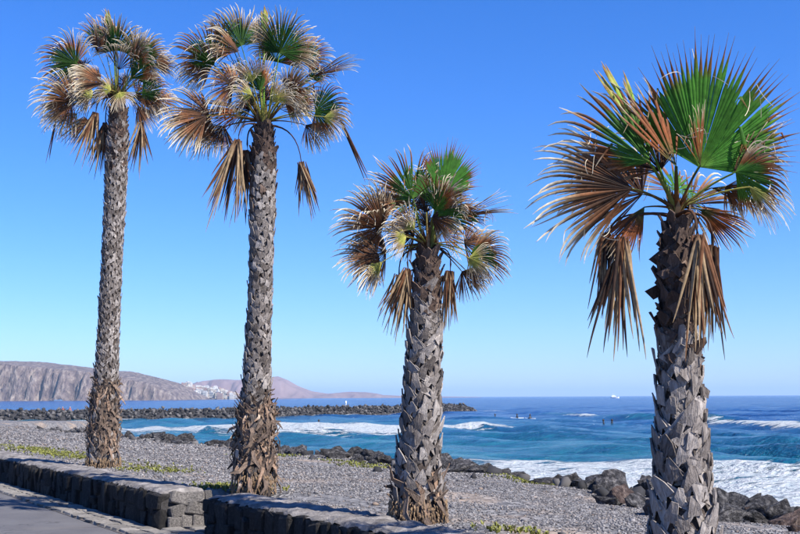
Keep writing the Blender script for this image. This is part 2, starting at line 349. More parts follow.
terrain('cliff_headland', '', np.arange(hx(-400, DC), hx(198, DC), 2.2), ([-1200, -220], [1330, 1440]), 330.0, [hx(a, DC + 120) for a, b in cl], [hh(a, b, DC + 120) for a, b in cl], M_CLIFF, 0.022, 3.1, 0.17)
DH = 3000.0
hl = [(120, 392), (170, 388), (185, 384.5), (198, 380.5), (213, 378.5), (226, 379), (240, 379), (255, 377), (268, 375.5), (278, 379), (288, 385), (303, 391), (320, 393.5), (343, 391.3), (362, 391.8), (372, 393), (380, 395), (410, 396.4), (450, 396.8), (500, 397.6)]
terrain('far_hills', '', np.arange(hx(110, DH), hx(500, DH), 7.0), ([-900, 300], [2700, 3500]), 520.0, [hx(a, DH + 150) for a, b in hl], [hh(a, b, DH + 150) for a, b in hl], M_HILL, 0.006, 8.2, 0.6)
# the low slope the town stands on
DT = 1900.0
tl = [(150, 394), (172, 390), (183, 386), (190, 389), (200, 391), (212, 391), (222, 392), (232, 395), (240, 398), (262, 399), (300, 400)]
town_x = [hx(a, DT) for a, b in tl]; town_h = [hh(a, b, DT + 60) for a, b in tl]
terrain('town_slope', '', np.arange(hx(152, DT), hx(300, DT), 2.5), ([-500, 300], [1850, 1850]), 240.0, town_x, town_h, M_CLIFF, 0.012, 5.5, 0.5)
def town_z(x, y):
    v = (max(0, y - 1850) / 240) ** (1 / 1.3); H = np.interp(x, town_x, town_h)
    return SEA_Z + H * (0.8 * float(sst(0, 0.5, v)) + 0.2 * min(1, v * 1.2)) * 0.92

# ---------------------------------------------------------------- rock shapes
def hull_rock(seed, n=16, flat=0.75, bev=0.06, sub=False):
    r = random.Random(seed); bm = bmesh.new()
    for i in range(n):
        v = Vector((r.gauss(0, 1), r.gauss(0, 1), r.gauss(0, 1))).normalized()
        k = r.uniform(0.8, 1.05); bm.verts.new((v.x * k, v.y * k * r.uniform(.8, 1), v.z * k * flat))
    res = bmesh.ops.convex_hull(bm, input=bm.verts)
    bmesh.ops.delete(bm, geom=[v for v in bm.verts if not v.link_faces], context='VERTS')
    bmesh.ops.dissolve_limit(bm, angle_limit=R(14), verts=bm.verts, edges=bm.edges)
    if bev: bmesh.ops.bevel(bm, geom=list(bm.edges), offset=bev, segments=1, affect='EDGES', clamp_overlap=True)
    bmesh.ops.triangulate(bm, faces=bm.faces)
    if sub:
        bmesh.ops.subdivide_edges(bm, edges=bm.edges, cuts=1)
        bmesh.ops.triangulate(bm, faces=bm.faces); bmesh.ops.subdivide_edges(bm, edges=[e_ for e_ in bm.edges if e_.calc_length() > .35], cuts=1)
        for v in bm.verts: v.co += v.co.normalized() * (0.13 * mnoise.fractal(v.co * 2.4 + Vector((seed, 0, 0)), 0.7, 2, 3) + 0.07 * mnoise.noise(v.co * 7 + Vector((0, seed, 0))))
        bmesh.ops.triangulate(bm, faces=bm.faces)
    bmesh.ops.recalc_face_normals(bm, faces=bm.faces)
    V = np.array([v.co[:] for v in bm.verts]); F = np.array([[v.index for v in f.verts] for f in bm.faces]) if not bm.verts.index_update() else None
    bm.free(); return V, F
def rand_rot(rs, flat=False):
    if flat:
        a = rs.uniform(0, 6.283); b, c = rs.normal(0, 0.25, 2)
        return np.array(Matrix.Rotation(a, 3, 'Z') @ Matrix.Rotation(b, 3, 'X') @ Matrix.Rotation(c, 3, 'Y'))
    q = rs.normal(0, 1, 4); q /= np.linalg.norm(q)
    from mathutils import Quaternion
    return np.array(Quaternion(q).to_matrix())
def scatter_mesh(name, protos, pts, scales, mat, rs, flat=False, smooth=False):
    VV, FF = [], []; off = 0
    rots = [rand_rot(rs, flat) for _ in range(60)]
    for k, (p, s_) in enumerate(zip(pts, scales)):
        V, F = protos[k % len(protos)]; Rm = rots[rs.integers(60)]
        VV.append((V * s_) @ Rm.T + p); FF.append(F + off); off += len(V)
    return mesh_of(name, np.concatenate(VV), np.concatenate(FF), mat, smooth)

# breakwater: core mound + rock armour
bw = bpy.data.objects.new('breakwater', None); COL.objects.link(bw); bw.location = (-30, 156, SEA_Z)
bw['label'] = 'long low breakwater of dark piled rocks across the bay behind the palms'; bw['category'] = 'breakwater'
cx_, cy_ = np.array(bwx), np.array(bwy) + 4.5
def bw_pt(u):
    d = np.concatenate([[0], np.cumsum(np.hypot(np.diff(cx_), np.diff(cy_)))]); return np.interp(u * d[-1], d, cx_), np.interp(u * d[-1], d, cy_)
prof_w = np.array([-5.2, -3.6, -1.8, 0, 1.8, 3.6, 5.2]); prof_z = np.array([-1.0, 0.15, 0.85, 1.0, 0.85, 0.15, -1.0])
us = np.linspace(0, 1, 120); V = []
for u in us:
    x, y = bw_pt(u); x2, y2 = bw_pt(min(1, u + 0.01)); x1, y1 = bw_pt(max(0, u - 0.01)); n_ = Vector((-(y2 - y1), x2 - x1, 0)).normalized()
    k = 1.0 if u < 0.97 else max(0.15, (1 - u) / 0.03)
    for a, b in zip(prof_w, prof_z): V.append((x + n_.x * a * k + 30, y + n_.y * a * k - 156, b * k + (0 if b > 0 else 0)))
obj('rubble_core', mesh_of('rubble_core', V, grid_faces(120, 7), M_BWROCK), bw)
rs = np.random.default_rng(11); pts, scl = [], []
for i in range(9000):
    u = rs.uniform(0.06, 1); x, y = bw_pt(u); x2, y2 = bw_pt(min(1, u + 0.01)); x1, y1 = bw_pt(max(0, u - 0.01)); n_ = Vector((-(y2 - y1), x2 - x1, 0)).normalized()
    k = 1.0 if u < 0.97 else max(0.15, (1 - u) / 0.03); a = rs.uniform(-4.6, 3.0)
    pts.append((x + n_.x * a * k + 30, y + n_.y * a * k - 156, np.interp(a, prof_w, prof_z) * k + rs.normal(0.05, 0.16))); scl.append(rs.uniform(0.15, 0.44))
small = [hull_rock(100 + i, 11, 0.8, 0) for i in range(10)]
obj('armour_rocks', scatter_mesh('armour_rocks', small, np.array(pts), scl, M_BWROCK, rs), bw, kind='stuff')

# ---------------------------------------------------------------- gravel pebbles
ico = bmesh.new(); bmesh.ops.create_icosphere(ico, subdivisions=1, radius=1.0)
icoV = np.array([v.co[:] for v in ico.verts]); icoF = np.array([[v.index for v in f.verts] for f in ico.faces]); ico.free()
rs = np.random.default_rng(5); protos = []
for i in range(14): protos.append((icoV * rs.uniform(0.72, 1.15, (len(icoV), 1)) * np.array([1.25, 0.95, 0.62]), icoF))
octV = np.array([(1, 0, 0), (-1, 0, 0), (0, 1, 0), (0, -1, 0), (0, 0, 1), (0, 0, -1)], float); octF = np.array([(0, 2, 4), (2, 1, 4), (1, 3, 4), (3, 0, 4), (2, 0, 5), (1, 2, 5), (3, 1, 5), (0, 3, 5)])
protos8 = [(octV * rs.uniform(.75, 1.2, (6, 1)) * np.array([1.3, 1.0, .75]), octF) for i in range(14)]
def gravel(n, smin, smax, rlo, rhi, wmin=0.75, wmax_off=0.4):
    s_ = rs.uniform(smin, smax, n); w_ = rs.uniform(wmin, 9.4, n)
    ok = w_ < edge(s_) + wmax_off; s_, w_ = s_[ok], w_[ok]
    x, y = xy(s_, w_); ok = (np.abs(x) < 0.42 * y + 1.2) & (y > 5); s_, w_, x, y = s_[ok], w_[ok], x[ok], y[ok]
    soil = np.array([mnoise.noise(Vector((a * 0.55, b * 0.9, 2.0))) for a, b in zip(s_, w_)]) - 0.35 * (w_ < 1.9) + 0.10
    ok = rs.uniform(0, 1, len(s_)) < np.clip(1.0 + soil * 2.0, 0.12, 1); s_, w_, x, y = s_[ok], w_[ok], x[ok], y[ok]
    ok = ~((s_ > -0.3) & (s_ < 1.1) & (w_ < 1.3)); s_, w_, x, y = s_[ok], w_[ok], x[ok], y[ok]
    r_ = rs.uniform(rlo, rhi, len(s_)) ** 1.0
    return np.stack([x, y, land_z(s_, w_) + r_ * 0.25], 1), r_
A = [gravel(66000, -6, 10, 0.007, 0.017), gravel(44000, -20, -2, 0.013, 0.030), gravel(26000, -48, -14, 0.022, 0.05)]
big_ = gravel(500, -22, 10, 0.02, 0.045, 1.0); A[0] = (np.concatenate([A[0][0], big_[0]]), np.concatenate([A[0][1], big_[1]]))
near_, far_ = A[0], (np.concatenate([A[1][0], A[2][0]]), np.concatenate([A[1][1], A[2][1]]))
obj('gravel', scatter_mesh('gravel', protos, near_[0], near_[1], M_PEBBLE, rs, flat=True), kind='stuff', label='grey and black pebbles of the near beach in front of the boulders', cat='gravel')
obj('gravel', scatter_mesh('gravel', protos8, far_[0], far_[1], M_PEBBLE, rs, flat=True), kind='stuff', label='grey pebbles of the beach stretching away behind the left palms', cat='gravel')

# ---------------------------------------------------------------- low stone walls
def stone_variant(seed):
    r = random.Random(seed); bm = bmesh.new(); bmesh.ops.create_cube(bm, size=1.0)
    for v in bm.verts: v.co += Vector((r.uniform(-.16, .16), r.uniform(-.15, .15), r.uniform(-.13, .13)))
    bmesh.ops.bevel(bm, geom=list(bm.edges), offset=0.09, segments=1, affect='EDGES', clamp_overlap=True)
    bmesh.ops.triangulate(bm, faces=bm.faces)
    me = bpy.data.meshes.new('wall_stone'); bm.to_mesh(me); bm.free(); return me
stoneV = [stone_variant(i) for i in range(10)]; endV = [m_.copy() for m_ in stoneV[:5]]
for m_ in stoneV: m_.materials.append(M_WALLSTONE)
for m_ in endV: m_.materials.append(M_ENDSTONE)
ANG = math.atan2(T[1], T[0])
def wall(label, s0, s1, wf, width, stone_from, ends):
    L = s1 - s0; root = bpy.data.objects.new('stone_wall', None); COL.objects.link(root)
    root.location = (*xy(s0, wf), 0); root.rotation_euler = (0, 0, ANG)       # local x along s, local y towards the sea
    root['label'] = label; root['category'] = 'wall'; root['group'] = 'low basalt walls along the promenade'
    bm = bmesh.new(); bmesh.ops.create_cube(bm, size=1)
    for v in bm.verts: v.co = ((v.co.x + .5) * (L - 0.06) + 0.03, (v.co.y + .5) * (width - 0.04) + 0.012, (v.co.z + .5) * 0.455 - 0.01)
    me = bpy.data.meshes.new('mortar_core'); bm.to_mesh(me); bm.free(); me.materials.append(M_MORTAR); obj('mortar_core', me, root)
    # coping with an uneven rim
    xs_ = np.arange(0, L + 0.001, 0.045); ys_ = np.linspace(0, 1, 12); V = []
    for i, x in enumerate(xs_):
        o0 = 0.05 * mnoise.noise(Vector((x * 4.2, s0, 1))) + 0.07 * mnoise.noise(Vector((x * 17.0, s0, 4))); o1 = 0.04 * mnoise.noise(Vector((x * 3, s0, 9)))
        for j, t in enumerate(ys_):
            y = (0.02 + o0) * (1 - t) + (width + o1) * t
            z = 0.492 + 0.03 * mnoise.noise(Vector((x * 4, y * 4, s0))) + 0.022 * mnoise.noise(Vector((x * 13, y * 13, s0)))
            if j == 0: z = 0.452 + 0.03 * mnoise.noise(Vector((x * 9, 3, s0)))
            elif j == 1: z -= 0.012; y -= 0.03
            if j == len(ys_) - 1: z = 0.40
            if i in (0, len(xs_) - 1): z = 0.38
            if i in (1, len(xs_) - 2): z -= 0.01
            V.append((x, y, z))
    obj('coping', mesh_of('coping', V, grid_faces(len(xs_), 12), M_COPING, False), root)
    r = random.Random(int(s0 * 10) + 5)
    x = max(0.0, stone_from - s0) + 0.02; n = 0
    while x < L - 0.05:
        wd = r.uniform(0.13, 0.27); wd = min(wd, L - x)
        cut = r.uniform(0.17, 0.27)
        for z0, z1 in (((0.0, 0.445),) if r.random() < .22 else ((0.0, cut), (cut, 0.445)) if r.random() < .7 else ((0, cut * .55), (cut * .55, cut * 1.25), (cut * 1.25, .445))):
            if z1 - z0 > 0.2 and r.random() < 0.12: pass
            o = obj('stone', r.choice(stoneV), root, (x + wd / 2, 0.065 + r.uniform(-0.035, 0.03), (z0 + z1) / 2))
            o.scale = (wd * 0.98, r.uniform(0.14, 0.2), (z1 - z0) * 0.97); o.rotation_euler = (r.choice((0, math.pi)) + r.uniform(-.05, .05), r.uniform(-.16, .16), r.uniform(-.2, .2))
        x += wd
    for ex in ends:
        for z0, z1 in ((0.0, 0.16), (0.16, 0.31), (0.31, 0.455)):
            y = 0.10
            while y < width - 0.04:
                wd = min(r.uniform(0.13, 0.24), width - y)
                o = obj('stone', r.choice(endV), root, (ex, y + wd / 2, (z0 + z1) / 2)); o.scale = (r.uniform(0.14, 0.2), wd * 0.97, (z1 - z0) * 0.96); o.rotation_euler = (r.uniform(-.3, .3), r.uniform(-.2, .2), r.uniform(-.25, .25)); y += wd
    return root
wall('low dark stone wall running left from the gap, past the leftmost palm', -40, 0.0, 0.06, 0.66, -11.5, [40.0 - 0.04])
wall('low dark stone wall right of the gap, in front of the two middle palms', 0.92, 12.0, 0.30, 0.62, 0.9, [0.04])

# paving setts beside the road, children of the strip
r = random.Random(4); settm = []
for i in range(6):
    me = stone_variant(40 + i); me.materials.append(M_SETT); settm.append(me)
s_ = -11.0
while s_ < 2.6:
    ln = r.uniform(0.2, 0.34)
    for k, (w0, w1) in enumerate(((-0.45, -0.21), (-0.20, 0.03), (0.04, 0.30))):
        if k == 2 and not -0.3 < s_ < 1.2: continue
        o = obj('paving_stone', r.choice(settm), strip); x, y = xy(s_ + ln / 2 + 0.1 * k, (w0 + w1) / 2)
        o.location = (x, y, 0.012 + r.uniform(-.004, .004)); o.scale = (ln * 0.94, (w1 - w0) * r.uniform(.92, .99), 0.05); o.rotation_euler = (r.uniform(-.02, .02), r.uniform(-.02, .02), ANG + r.uniform(-.05, .05))
    s_ += ln
for k in range(8):
    o = obj('paving_stone', r.choice(settm), sheet_gap); x, y = xy(0.12 + 0.225 * (k % 4), 0.48 + 0.28 * (k // 4)); o.location = (x, y, 0.02); o.scale = (0.21, 0.26, 0.05); o.rotation_euler = (0, 0, ANG + r.uniform(-.06, .06))

# ---------------------------------------------------------------- shore boulders
bould = []
for i in range(12):
    V, F = hull_rock(200 + i, 11 + i % 4, 0.78, 0.03, True); bould.append((V, F))
bmesh_grey = [mesh_of('shore_boulder', V, F, M_ROCK) for V, F in bould]; bmesh_red = [mesh_of('shore_boulder', V, F, M_ROCK_RED) for V, F in bould[:6]]
r = random.Random(21)
def boulder(s_, w_, size, red, label, group, sink=0.36, asp=(1.15, 0.9, 0.72)):
    x, y = xy(s_, w_); z = float(max(land_z(s_, w_), SEA_Z - 0.1))
    o = obj('shore_boulder', r.choice(bmesh_red if red else bmesh_grey), None, (x, y, z + size * (0.5 - sink) * asp[2]), None, label, 'boulder', group)
    o.scale = (size * asp[0] * r.uniform(.5, .62), size * asp[1] * r.uniform(.45, .6), size * asp[2] * r.uniform(.55, .72)); o.rotation_euler = (r.uniform(-.3, .3), r.uniform(-.3, .3), r.uniform(0, 6.28))
    return o
zones = [(-2.5, 4.0, 46, 0.3, 0.72, 'grey basalt boulder in the shore row just left of the nearest palm', 'boulders left of the nearest palm'),
         (-12, -2.5, 70, 0.3, 0.7, 'dark boulder in the shore row between the two right-hand palms', 'boulders between the right-hand palms'),
         (-24, -12, 56, 0.3, 0.68, 'dark rock at the gravel edge between the two middle palms', 'rocks between the middle palms'),
         (-40, -24, 30, 0.35, 0.7, 'low dark rock at the water edge between the two left palms', 'rocks between the left palms')]
for a, b, n, lo, hi, lab, grp in zones:
    for i in range(n):
        s_ = a + (b - a) * (i + r.random()) / n; e_ = float(edge(s_))
        boulder(s_, e_ + r.choice((-1.3, -0.9, -0.5, -0.1, 0.4)) + r.uniform(-.25, .25), r.uniform(lo, hi), False, lab, grp)
for i in range(34):
    s_ = 1.0 + 4.6 * (i + r.random()) / 34
    boulder(s_, 5.3 + 3.6 * r.random() + 0.25 * (4 - s_), r.uniform(0.28, 0.58), r.random() < 0.4, 'large rust and grey boulder in the heap right of the nearest palm', 'boulders right of the nearest palm')
bt = [(0.5, 7.2, 0.72), (-1.6, 7.6, 0.7), (3.2, 5.6, 0.85)]
labs = ['big rounded grey boulder standing highest in the row left of the nearest palm', 'broad pale boulder in the shore row midway to the third palm', 'broad rust brown boulder on the gravel right of the nearest palm']
for i, (a, b, c) in enumerate(bt): boulder(a, b, c, i == 2, labs[i], None, 0.32)
# stones too small to count along the rock line
rs = np.random.default_rng(9); n = 900; s_ = rs.uniform(-40, 6, n); w_ = edge(s_) + rs.normal(-0.2, 0.8, n); x, y = xy(s_, w_)
obj('shore_rubble', scatter_mesh('shore_rubble', small, np.stack([x, y, np.maximum(land_z(s_, w_), SEA_Z) + 0.02], 1), rs.uniform(0.06, 0.2, n), M_BWROCK, rs), kind='stuff', label='small broken stones between the shore boulders', cat='rubble')

# ---------------------------------------------------------------- patches of low green ground cover
def cover(label, s_, w_, ls, lw, n, hgt):
    rs = np.random.default_rng(int(abs(s_ * 100) + w_ * 10)); V, F = [], []
    for i in range(n):
        a, b = rs.normal(0, 0.55, 2); a = s_ + a * ls; b = max(0.8, w_ + b * lw); x, y = xy(a, b); z = float(land_z(a, b)); h = hgt * rs.uniform(.4, 1.1)
        for k in range(5):
            az = rs.uniform(0, 6.28); lean = rs.uniform(0.3, 1.1); wd = rs.uniform(0.003, 0.008) * (1 + y * 0.03); c_, sn = math.cos(az), math.sin(az); j = len(V)
            V += [(x - sn * wd, y + c_ * wd, z), (x + sn * wd, y - c_ * wd, z), (x + c_ * h * lean * .5 + sn * wd, y + sn * h * lean * .5 - c_ * wd, z + h * .7), (x + c_ * h * lean * .5 - sn * wd, y + sn * h * lean * .5 + c_ * wd, z + h * .7), (x + c_ * h * lean, y + sn * h * lean, z + h)]
            F += [(j, j + 1, j + 2, j + 3), (j + 3, j + 2, j + 4)]
    obj('ground_cover', mesh_of('ground_cover', V, F, M_GRASS), kind='stuff', label=label, cat='ground cover')
cover('long yellow-green weed patch behind the wall left of the leftmost palm', -12.5, 1.7, 5.0, 0.6, 900, 0.054)
cover('small green weed patch just right of the leftmost palm', -5.0, 1.7, 0.9, 0.6, 260, 0.048)
cover('green weed tuft left of the second palm base', -0.6, 1.25, 0.6, 0.5, 240, 0.054)
cover('bright green weed strip along the rocks left of the third palm', -6.8, 7.1, 1.8, 0.5, 380, 0.054)
cover('small green weed patch near the rocks right of the second palm', -11, 6.6, 1.0, 0.6, 240, 0.048)
cover('thin green weed strip below the boulders between the right-hand palms', -1.6, 7.1, 1.2, 0.4, 260, 0.042)
cover('yellow-green weed tuft at the bottom edge right of the third palm', 5.4, 1.5, 0.45, 0.25, 80, 0.048)
PALMS = [
# palm 1: base [-5.261 19.7    0.448]
    dict(base=(-5.261,19.7,0.45), trunk=[(0.0, -0.002, 0.304), (-0.013, 0.469, 0.304), (-0.009, 0.996, 0.287), (0.012, 1.526, 0.242), (0.038, 2.597, 0.224), (0.072, 4.046, 0.215), (0.098, 5.149, 0.233), (0.111, 6.079, 0.224), (0.1, 6.548, 0.179), (0.093, 6.793, 0.125)],
      fronds=[('m', -0.76, -0.1, 0.52, 150, -8, -10, 0.77, 105, 0.7),
('b', -0.79, 0.04, 0.55, 122, -10, 39, 0.59, 66, 0.95),
('b', -0.68, 0.12, 0.48, 175, 10, 20, 0.67, 90, 0.8),
('b', -0.78, 0.26, 0.43, 149, -6, 35, 0.65, 72, 1),
('m', -0.29, 0.05, 0.9, 118, 0, 10, 0.67, 60, 0.35),
('b', -0.4, 0.0, 0.76, 93, -20, -13, 0.63, 40, 0.6),
('d', -0.02, -0.1, 0.76, 86, -8, 0, 0.67, 100, 0.5),
('m', -0.1, -0.0, 0.78, 91, -8, 0, 0.57, 87, 0.75),
('s', -0.12, 0, 0.99, 104, 0, 0, 0.61, 8, 0),
('m', -0.14, 0.15, 1.16, 115, 10, 30, 0.58, 50, 0.3),
('d', 0.34, -0.1, 0.56, 42, -8, 10, 0.7, 100, 0.6),
('b', 0.3, -0.19, 0.55, 62, -30, -14, 0.59, 72, 0.85),
('m', 0.29, 0.15, 0.69, 60, 10, -10, 0.63, 80, 0.4),
('m', 0.41, 0.15, 0.7, 78, -9, -11, 0.45, 67, 0.65),
('b', 0.65, 0.1, 0.52, 15, 0, 20, 0.48, 60, 0.7),
('b', -0.79, -0.1, -0.17, 184, -10, 0, 0.84, 95, 0.7),
('b', -0.83, -0.08, -0.2, 205, -32, -49, 0.65, 80, 0.95),
('b', -0.9, 0.15, -0.21, 200, 10, 20, 0.77, 85, 0.7),
('y', -0.85, 0.35, -0.31, 223, -4, 6, 0.68, 52, 0.95),
('b', -0.54, 0.1, -0.03, 170, 0, -20, 0.63, 80, 0.7),
('b', -0.51, 0.03, -0.1, 155, 5, -32, 0.6, 62, 0.95),
('y', -0.39, -0.25, -0.05, 195, -25, 10, 0.53, 70, 0.8),
('y', 0.1, -0.3, -0.09, -70, -35, 0, 0.46, 70, 0.6),
('y', -0.05, -0.3, -0.05, 160, -30, 0, 0.43, 70, 0.9),
('m', 0.48, -0.15, -0.06, -5, -12, 10, 0.58, 95, 0.8),
('b', 0.49, -0.01, -0.21, 20, -26, 0, 0.46, 86, 1),
('b', 0.68, 0.1, -0.12, -12, 10, 0, 0.53, 80, 0.8),
('b', 0.39, -0.1, -0.29, -58, 0, 0, 0.58, 45, 0.5),
('h', -0.57, 0, -0.49, -130, 0, 10, 0.65, 20, 0.2),
('h', -0.37, -0.1, -0.41, -106, 0, 0, 1.02, 20, 0.2),
('h', -0.24, 0.1, -0.56, -97, 0, 0, 1.02, 18, 0.2),
('h', 0.44, 0, -0.57, -92, 0, 10, 0.94, 20, 0.2),
('t', -1.12, 0, -0.48, -100, 0, 0, 0.86, 3, 0.1),
('b', 0.05, 0.4, 0.23, 95, 35, 0, 0.58, 80, 0.5),
('b', -0.04, 0.25, 0.13, 118, 17, -26, 0.43, 63, 0.75),
('b', 0.23, 0.4, 0.08, 20, 35, 0, 0.58, 80, 0.6),
('b', 0.35, 0.43, -0.02, 28, 37, -54, 0.55, 70, 0.85),
('b', -0.25, 0.4, 0.16, 160, 35, 0, 0.58, 80, 0.6)]),
# palm 2: base [-1.887 14.35   0.449]
    dict(base=(-1.887,14.35,0.45), trunk=[(0.0, -0.001, 0.274), (-0.003, 0.277, 0.287), (-0.007, 0.658, 0.28), (0.015, 1.042, 0.241), (0.022, 1.557, 0.209), (0.052, 2.47, 0.189), (0.069, 3.396, 0.189), (0.076, 4.067, 0.209), (0.084, 4.608, 0.183), (0.081, 4.908, 0.117)],
      fronds=[('m', -0.71, -0.05, 0.75, 140, -5, -10, 0.62, 105, 0.7),
('m', -0.66, -0.11, 0.7, 156, -18, -61, 0.51, 80, 0.95),
('b', -0.75, 0.15, 0.73, 165, 10, 20, 0.55, 90, 0.8),
('d', -0.3, -0.1, 0.97, 116, -5, 10, 0.62, 95, 0.4),
('b', -0.34, -0.14, 0.87, 138, -16, 26, 0.52, 62, 0.65),
('m', -0.48, 0.12, 1.07, 125, 10, -20, 0.52, 70, 0.4),
('b', -0.54, 0.01, 1.0, 114, -12, -55, 0.5, 52, 0.65),
('s', -0.01, 0, 1.07, 90, 0, 0, 0.5, 7, 0),
('d', -0.1, 0.2, 1.13, 95, 15, 0, 0.48, 70, 0.3),
('d', 0.22, -0.15, 0.85, 70, -12, 0, 0.62, 105, 0.45),
('m', 0.14, 0.01, 0.78, 76, -12, -16, 0.58, 90, 0.7),
('m', 0.49, 0.12, 0.83, 40, 10, 10, 0.48, 80, 0.5),
('m', 0.43, 0.05, 0.79, 61, 5, -38, 0.45, 51, 0.75),
('m', 0.6, 0.05, 0.56, 30, 0, 40, 0.41, 60, 0.5),
('b', 0.54, 0.14, 0.52, 36, -8, 97, 0.31, 44, 0.75),
('b', 0.67, 0, 0.57, 18, 0, 50, 0.7, 20, 0.25),
('b', -0.71, -0.15, 0.02, 198, -10, -10, 0.72, 95, 0.7),
('b', -0.72, -0.27, -0.04, 196, -26, 34, 0.7, 59, 0.95),
('b', -0.79, 0.12, 0.09, 180, 10, 20, 0.62, 85, 0.7),
('y', -0.83, 0.26, 0.05, 173, 24, -38, 0.56, 62, 0.95),
('b', -0.53, 0.0, -0.11, 230, 0, 10, 0.52, 70, 0.5),
('b', -0.57, 0.07, -0.11, 228, -15, -3, 0.37, 50, 0.75),
('b', -0.38, -0.22, 0.4, 165, -15, 10, 0.52, 100, 0.8),
('m', -0.32, 0.1, 0.54, 140, 5, 0, 0.45, 80, 0.6),
('b', -0.32, 0.3, 0.44, 113, 18, 33, 0.31, 55, 0.85),
('y', -0.12, -0.32, 0.23, 170, -30, 0, 0.38, 70, 0.9),
('y', -0.12, -0.32, 0.4, 110, -25, 0, 0.38, 60, 0.8),
('y', 0.22, -0.32, 0.16, 40, -30, 0, 0.38, 70, 0.9),
('b', 0.33, -0.25, 0.27, 20, -20, 10, 0.48, 100, 0.8),
('b', 0.28, -0.08, 0.21, 5, -15, -6, 0.41, 81, 1),
('m', 0.7, -0.15, 0.05, -8, -12, 15, 0.55, 105, 0.8),
('y', 0.82, -0.2, -0.04, -30, -15, 20, 0.41, 80, 0.8),
('b', 0.56, 0, -0.1, -55, 0, 20, 0.45, 70, 0.7),
('h', -0.32, -0.12, -0.33, -103, 0, 10, 1.14, 22, 0.2),
('h', -0.22, 0.05, -0.43, -94, 0, 30, 0.96, 18, 0.2),
('h', 0.5, 0, -0.6, -80, 0, 20, 0.73, 18, 0.3),
('t', 1.01, 0, -0.01, -66, 0, 0, 0.99, 3, 0.1),
('b', -0.02, 0.4, 0.35, 95, 35, 0, 0.52, 80, 0.5),
('b', -0.04, 0.59, 0.32, 98, 41, -22, 0.49, 65, 0.75),
('b', -0.24, 0.4, 0.23, 165, 35, 0, 0.48, 80, 0.6),
('b', -0.24, 0.34, 0.21, 137, 18, 23, 0.36, 55, 0.85),
('b', 0.26, 0.4, 0.31, 15, 35, 0, 0.48, 80, 0.6),
('y', 0.33, 0.29, 0.33, 29, 32, -10, 0.4, 51, 0.85)]),
# palm 3: base [ 0.164 10.95   0.448]
    dict(base=(0.164,10.95,0.45), trunk=[(0.0, -0.002, 0.289), (0.001, 0.151, 0.289), (0.003, 0.391, 0.269), (0.025, 0.779, 0.239), (0.048, 1.268, 0.219), (0.082, 1.861, 0.204), (0.106, 2.362, 0.159), (0.118, 2.665, 0.129), (0.119, 2.766, 0.1)],
      fronds=[('m', -0.15, -0.1, 0.41, 118, -5, 0, 0.56, 95, 0.25),
('m', -0.16, 0.05, 0.39, 152, -11, 56, 0.42, 75, 0.5),
('g', 0.15, 0, 0.48, 68, 0, 28, 0.56, 60, 0.12),
('g', 0.11, 0.18, 0.41, 92, 22, 0, 0.53, 70, 0.15),
('m', 0.1, 0.29, 0.42, 122, 25, -8, 0.52, 61, 0.4),
('m', 0.11, -0.2, 0.22, 25, -22, 15, 0.46, 90, 0.5),
('b', 0.04, -0.18, 0.2, -2, -9, -1, 0.34, 80, 0.75),
('b', 0.34, 0, 0.24, 8, 0, 50, 0.6, 14, 0.15),
('m', 0.32, 0.05, 0.23, 15, 0, 30, 0.33, 50, 0.4),
('b', -0.45, -0.1, 0.12, 160, -10, -15, 0.56, 100, 0.55),
('b', -0.46, -0.13, 0.08, 159, -28, -71, 0.53, 68, 0.8),
('b', -0.38, 0.15, 0.3, 140, 10, 0, 0.48, 80, 0.5),
('b', -0.49, -0.1, -0.17, 200, -10, -10, 0.48, 90, 0.6),
('y', -0.46, -0.05, -0.23, 216, -30, -13, 0.45, 60, 0.85),
('b', -0.42, 0.12, -0.09, 185, 8, 15, 0.43, 80, 0.6),
('y', -0.22, -0.28, -0.01, 175, -28, 20, 0.3, 80, 0.8),
('y', -0.14, -0.3, 0.07, 140, -30, 0, 0.25, 60, 0.8),
('m', 0.43, -0.15, -0.15, -14, -12, 15, 0.46, 80, 0.75),
('y', 0.4, -0.2, -0.21, -30, -15, 15, 0.36, 80, 0.8),
('b', 0.34, 0, -0.32, -50, 0, 20, 0.36, 70, 0.7),
('b', 0.41, -0.04, -0.35, -51, -14, 60, 0.26, 60, 0.95),
('b', 0.38, 0.2, -0.01, 5, 18, 0, 0.36, 80, 0.6),
('h', -0.2, -0.08, -0.3, -104, 0, 10, 0.67, 24, 0.2),
('h', -0.29, 0.1, -0.34, -100, 0, 30, 0.56, 20, 0.2),
('h', 0.22, -0.05, -0.32, -90, 0, 20, 0.62, 10, 0.1),
('b', 0.01, 0.38, 0.21, 100, 38, 0, 0.41, 80, 0.3),
('b', 0.01, 0.31, 0.15, 108, 35, 15, 0.3, 53, 0.55),
('b', -0.13, 0.38, 0.11, 175, 30, 0, 0.38, 80, 0.5),
('b', -0.16, 0.34, 0.07, 147, 8, 38, 0.35, 58, 0.75),
('b', 0.16, 0.4, 0.12, 10, 30, 0, 0.38, 80, 0.5)]),
# palm 4: base [1.999 8.    0.505]
    dict(base=(1.999,8.0,0.45), trunk=[(0.0, 0.055, 0.298), (0.007, 0.25, 0.276), (0.012, 0.6, 0.244), (0.015, 0.883, 0.218), (0.01, 1.169, 0.2), (0.018, 1.601, 0.171), (0.028, 2.113, 0.142), (0.04, 2.447, 0.12), (0.045, 2.611, 0.08)],
      fronds=[('g', 0.16, -0.05, 0.26, 70, -12, 12, 0.98, 80, 0.1),
('m', -0.25, -0.24, 0.26, 140, 0, -12, 0.78, 60, 0.3),
('r', -0.06, -0.26, 0.22, 102, 0, 30, 0.74, 40, 0.15),
('r', 0.12, -0.24, 0.23, 93, -18, 60, 0.46, 42, 0.2),
('s', -0.19, -0.05, 0.4, 117, 0, 20, 0.74, 9, 0.0),
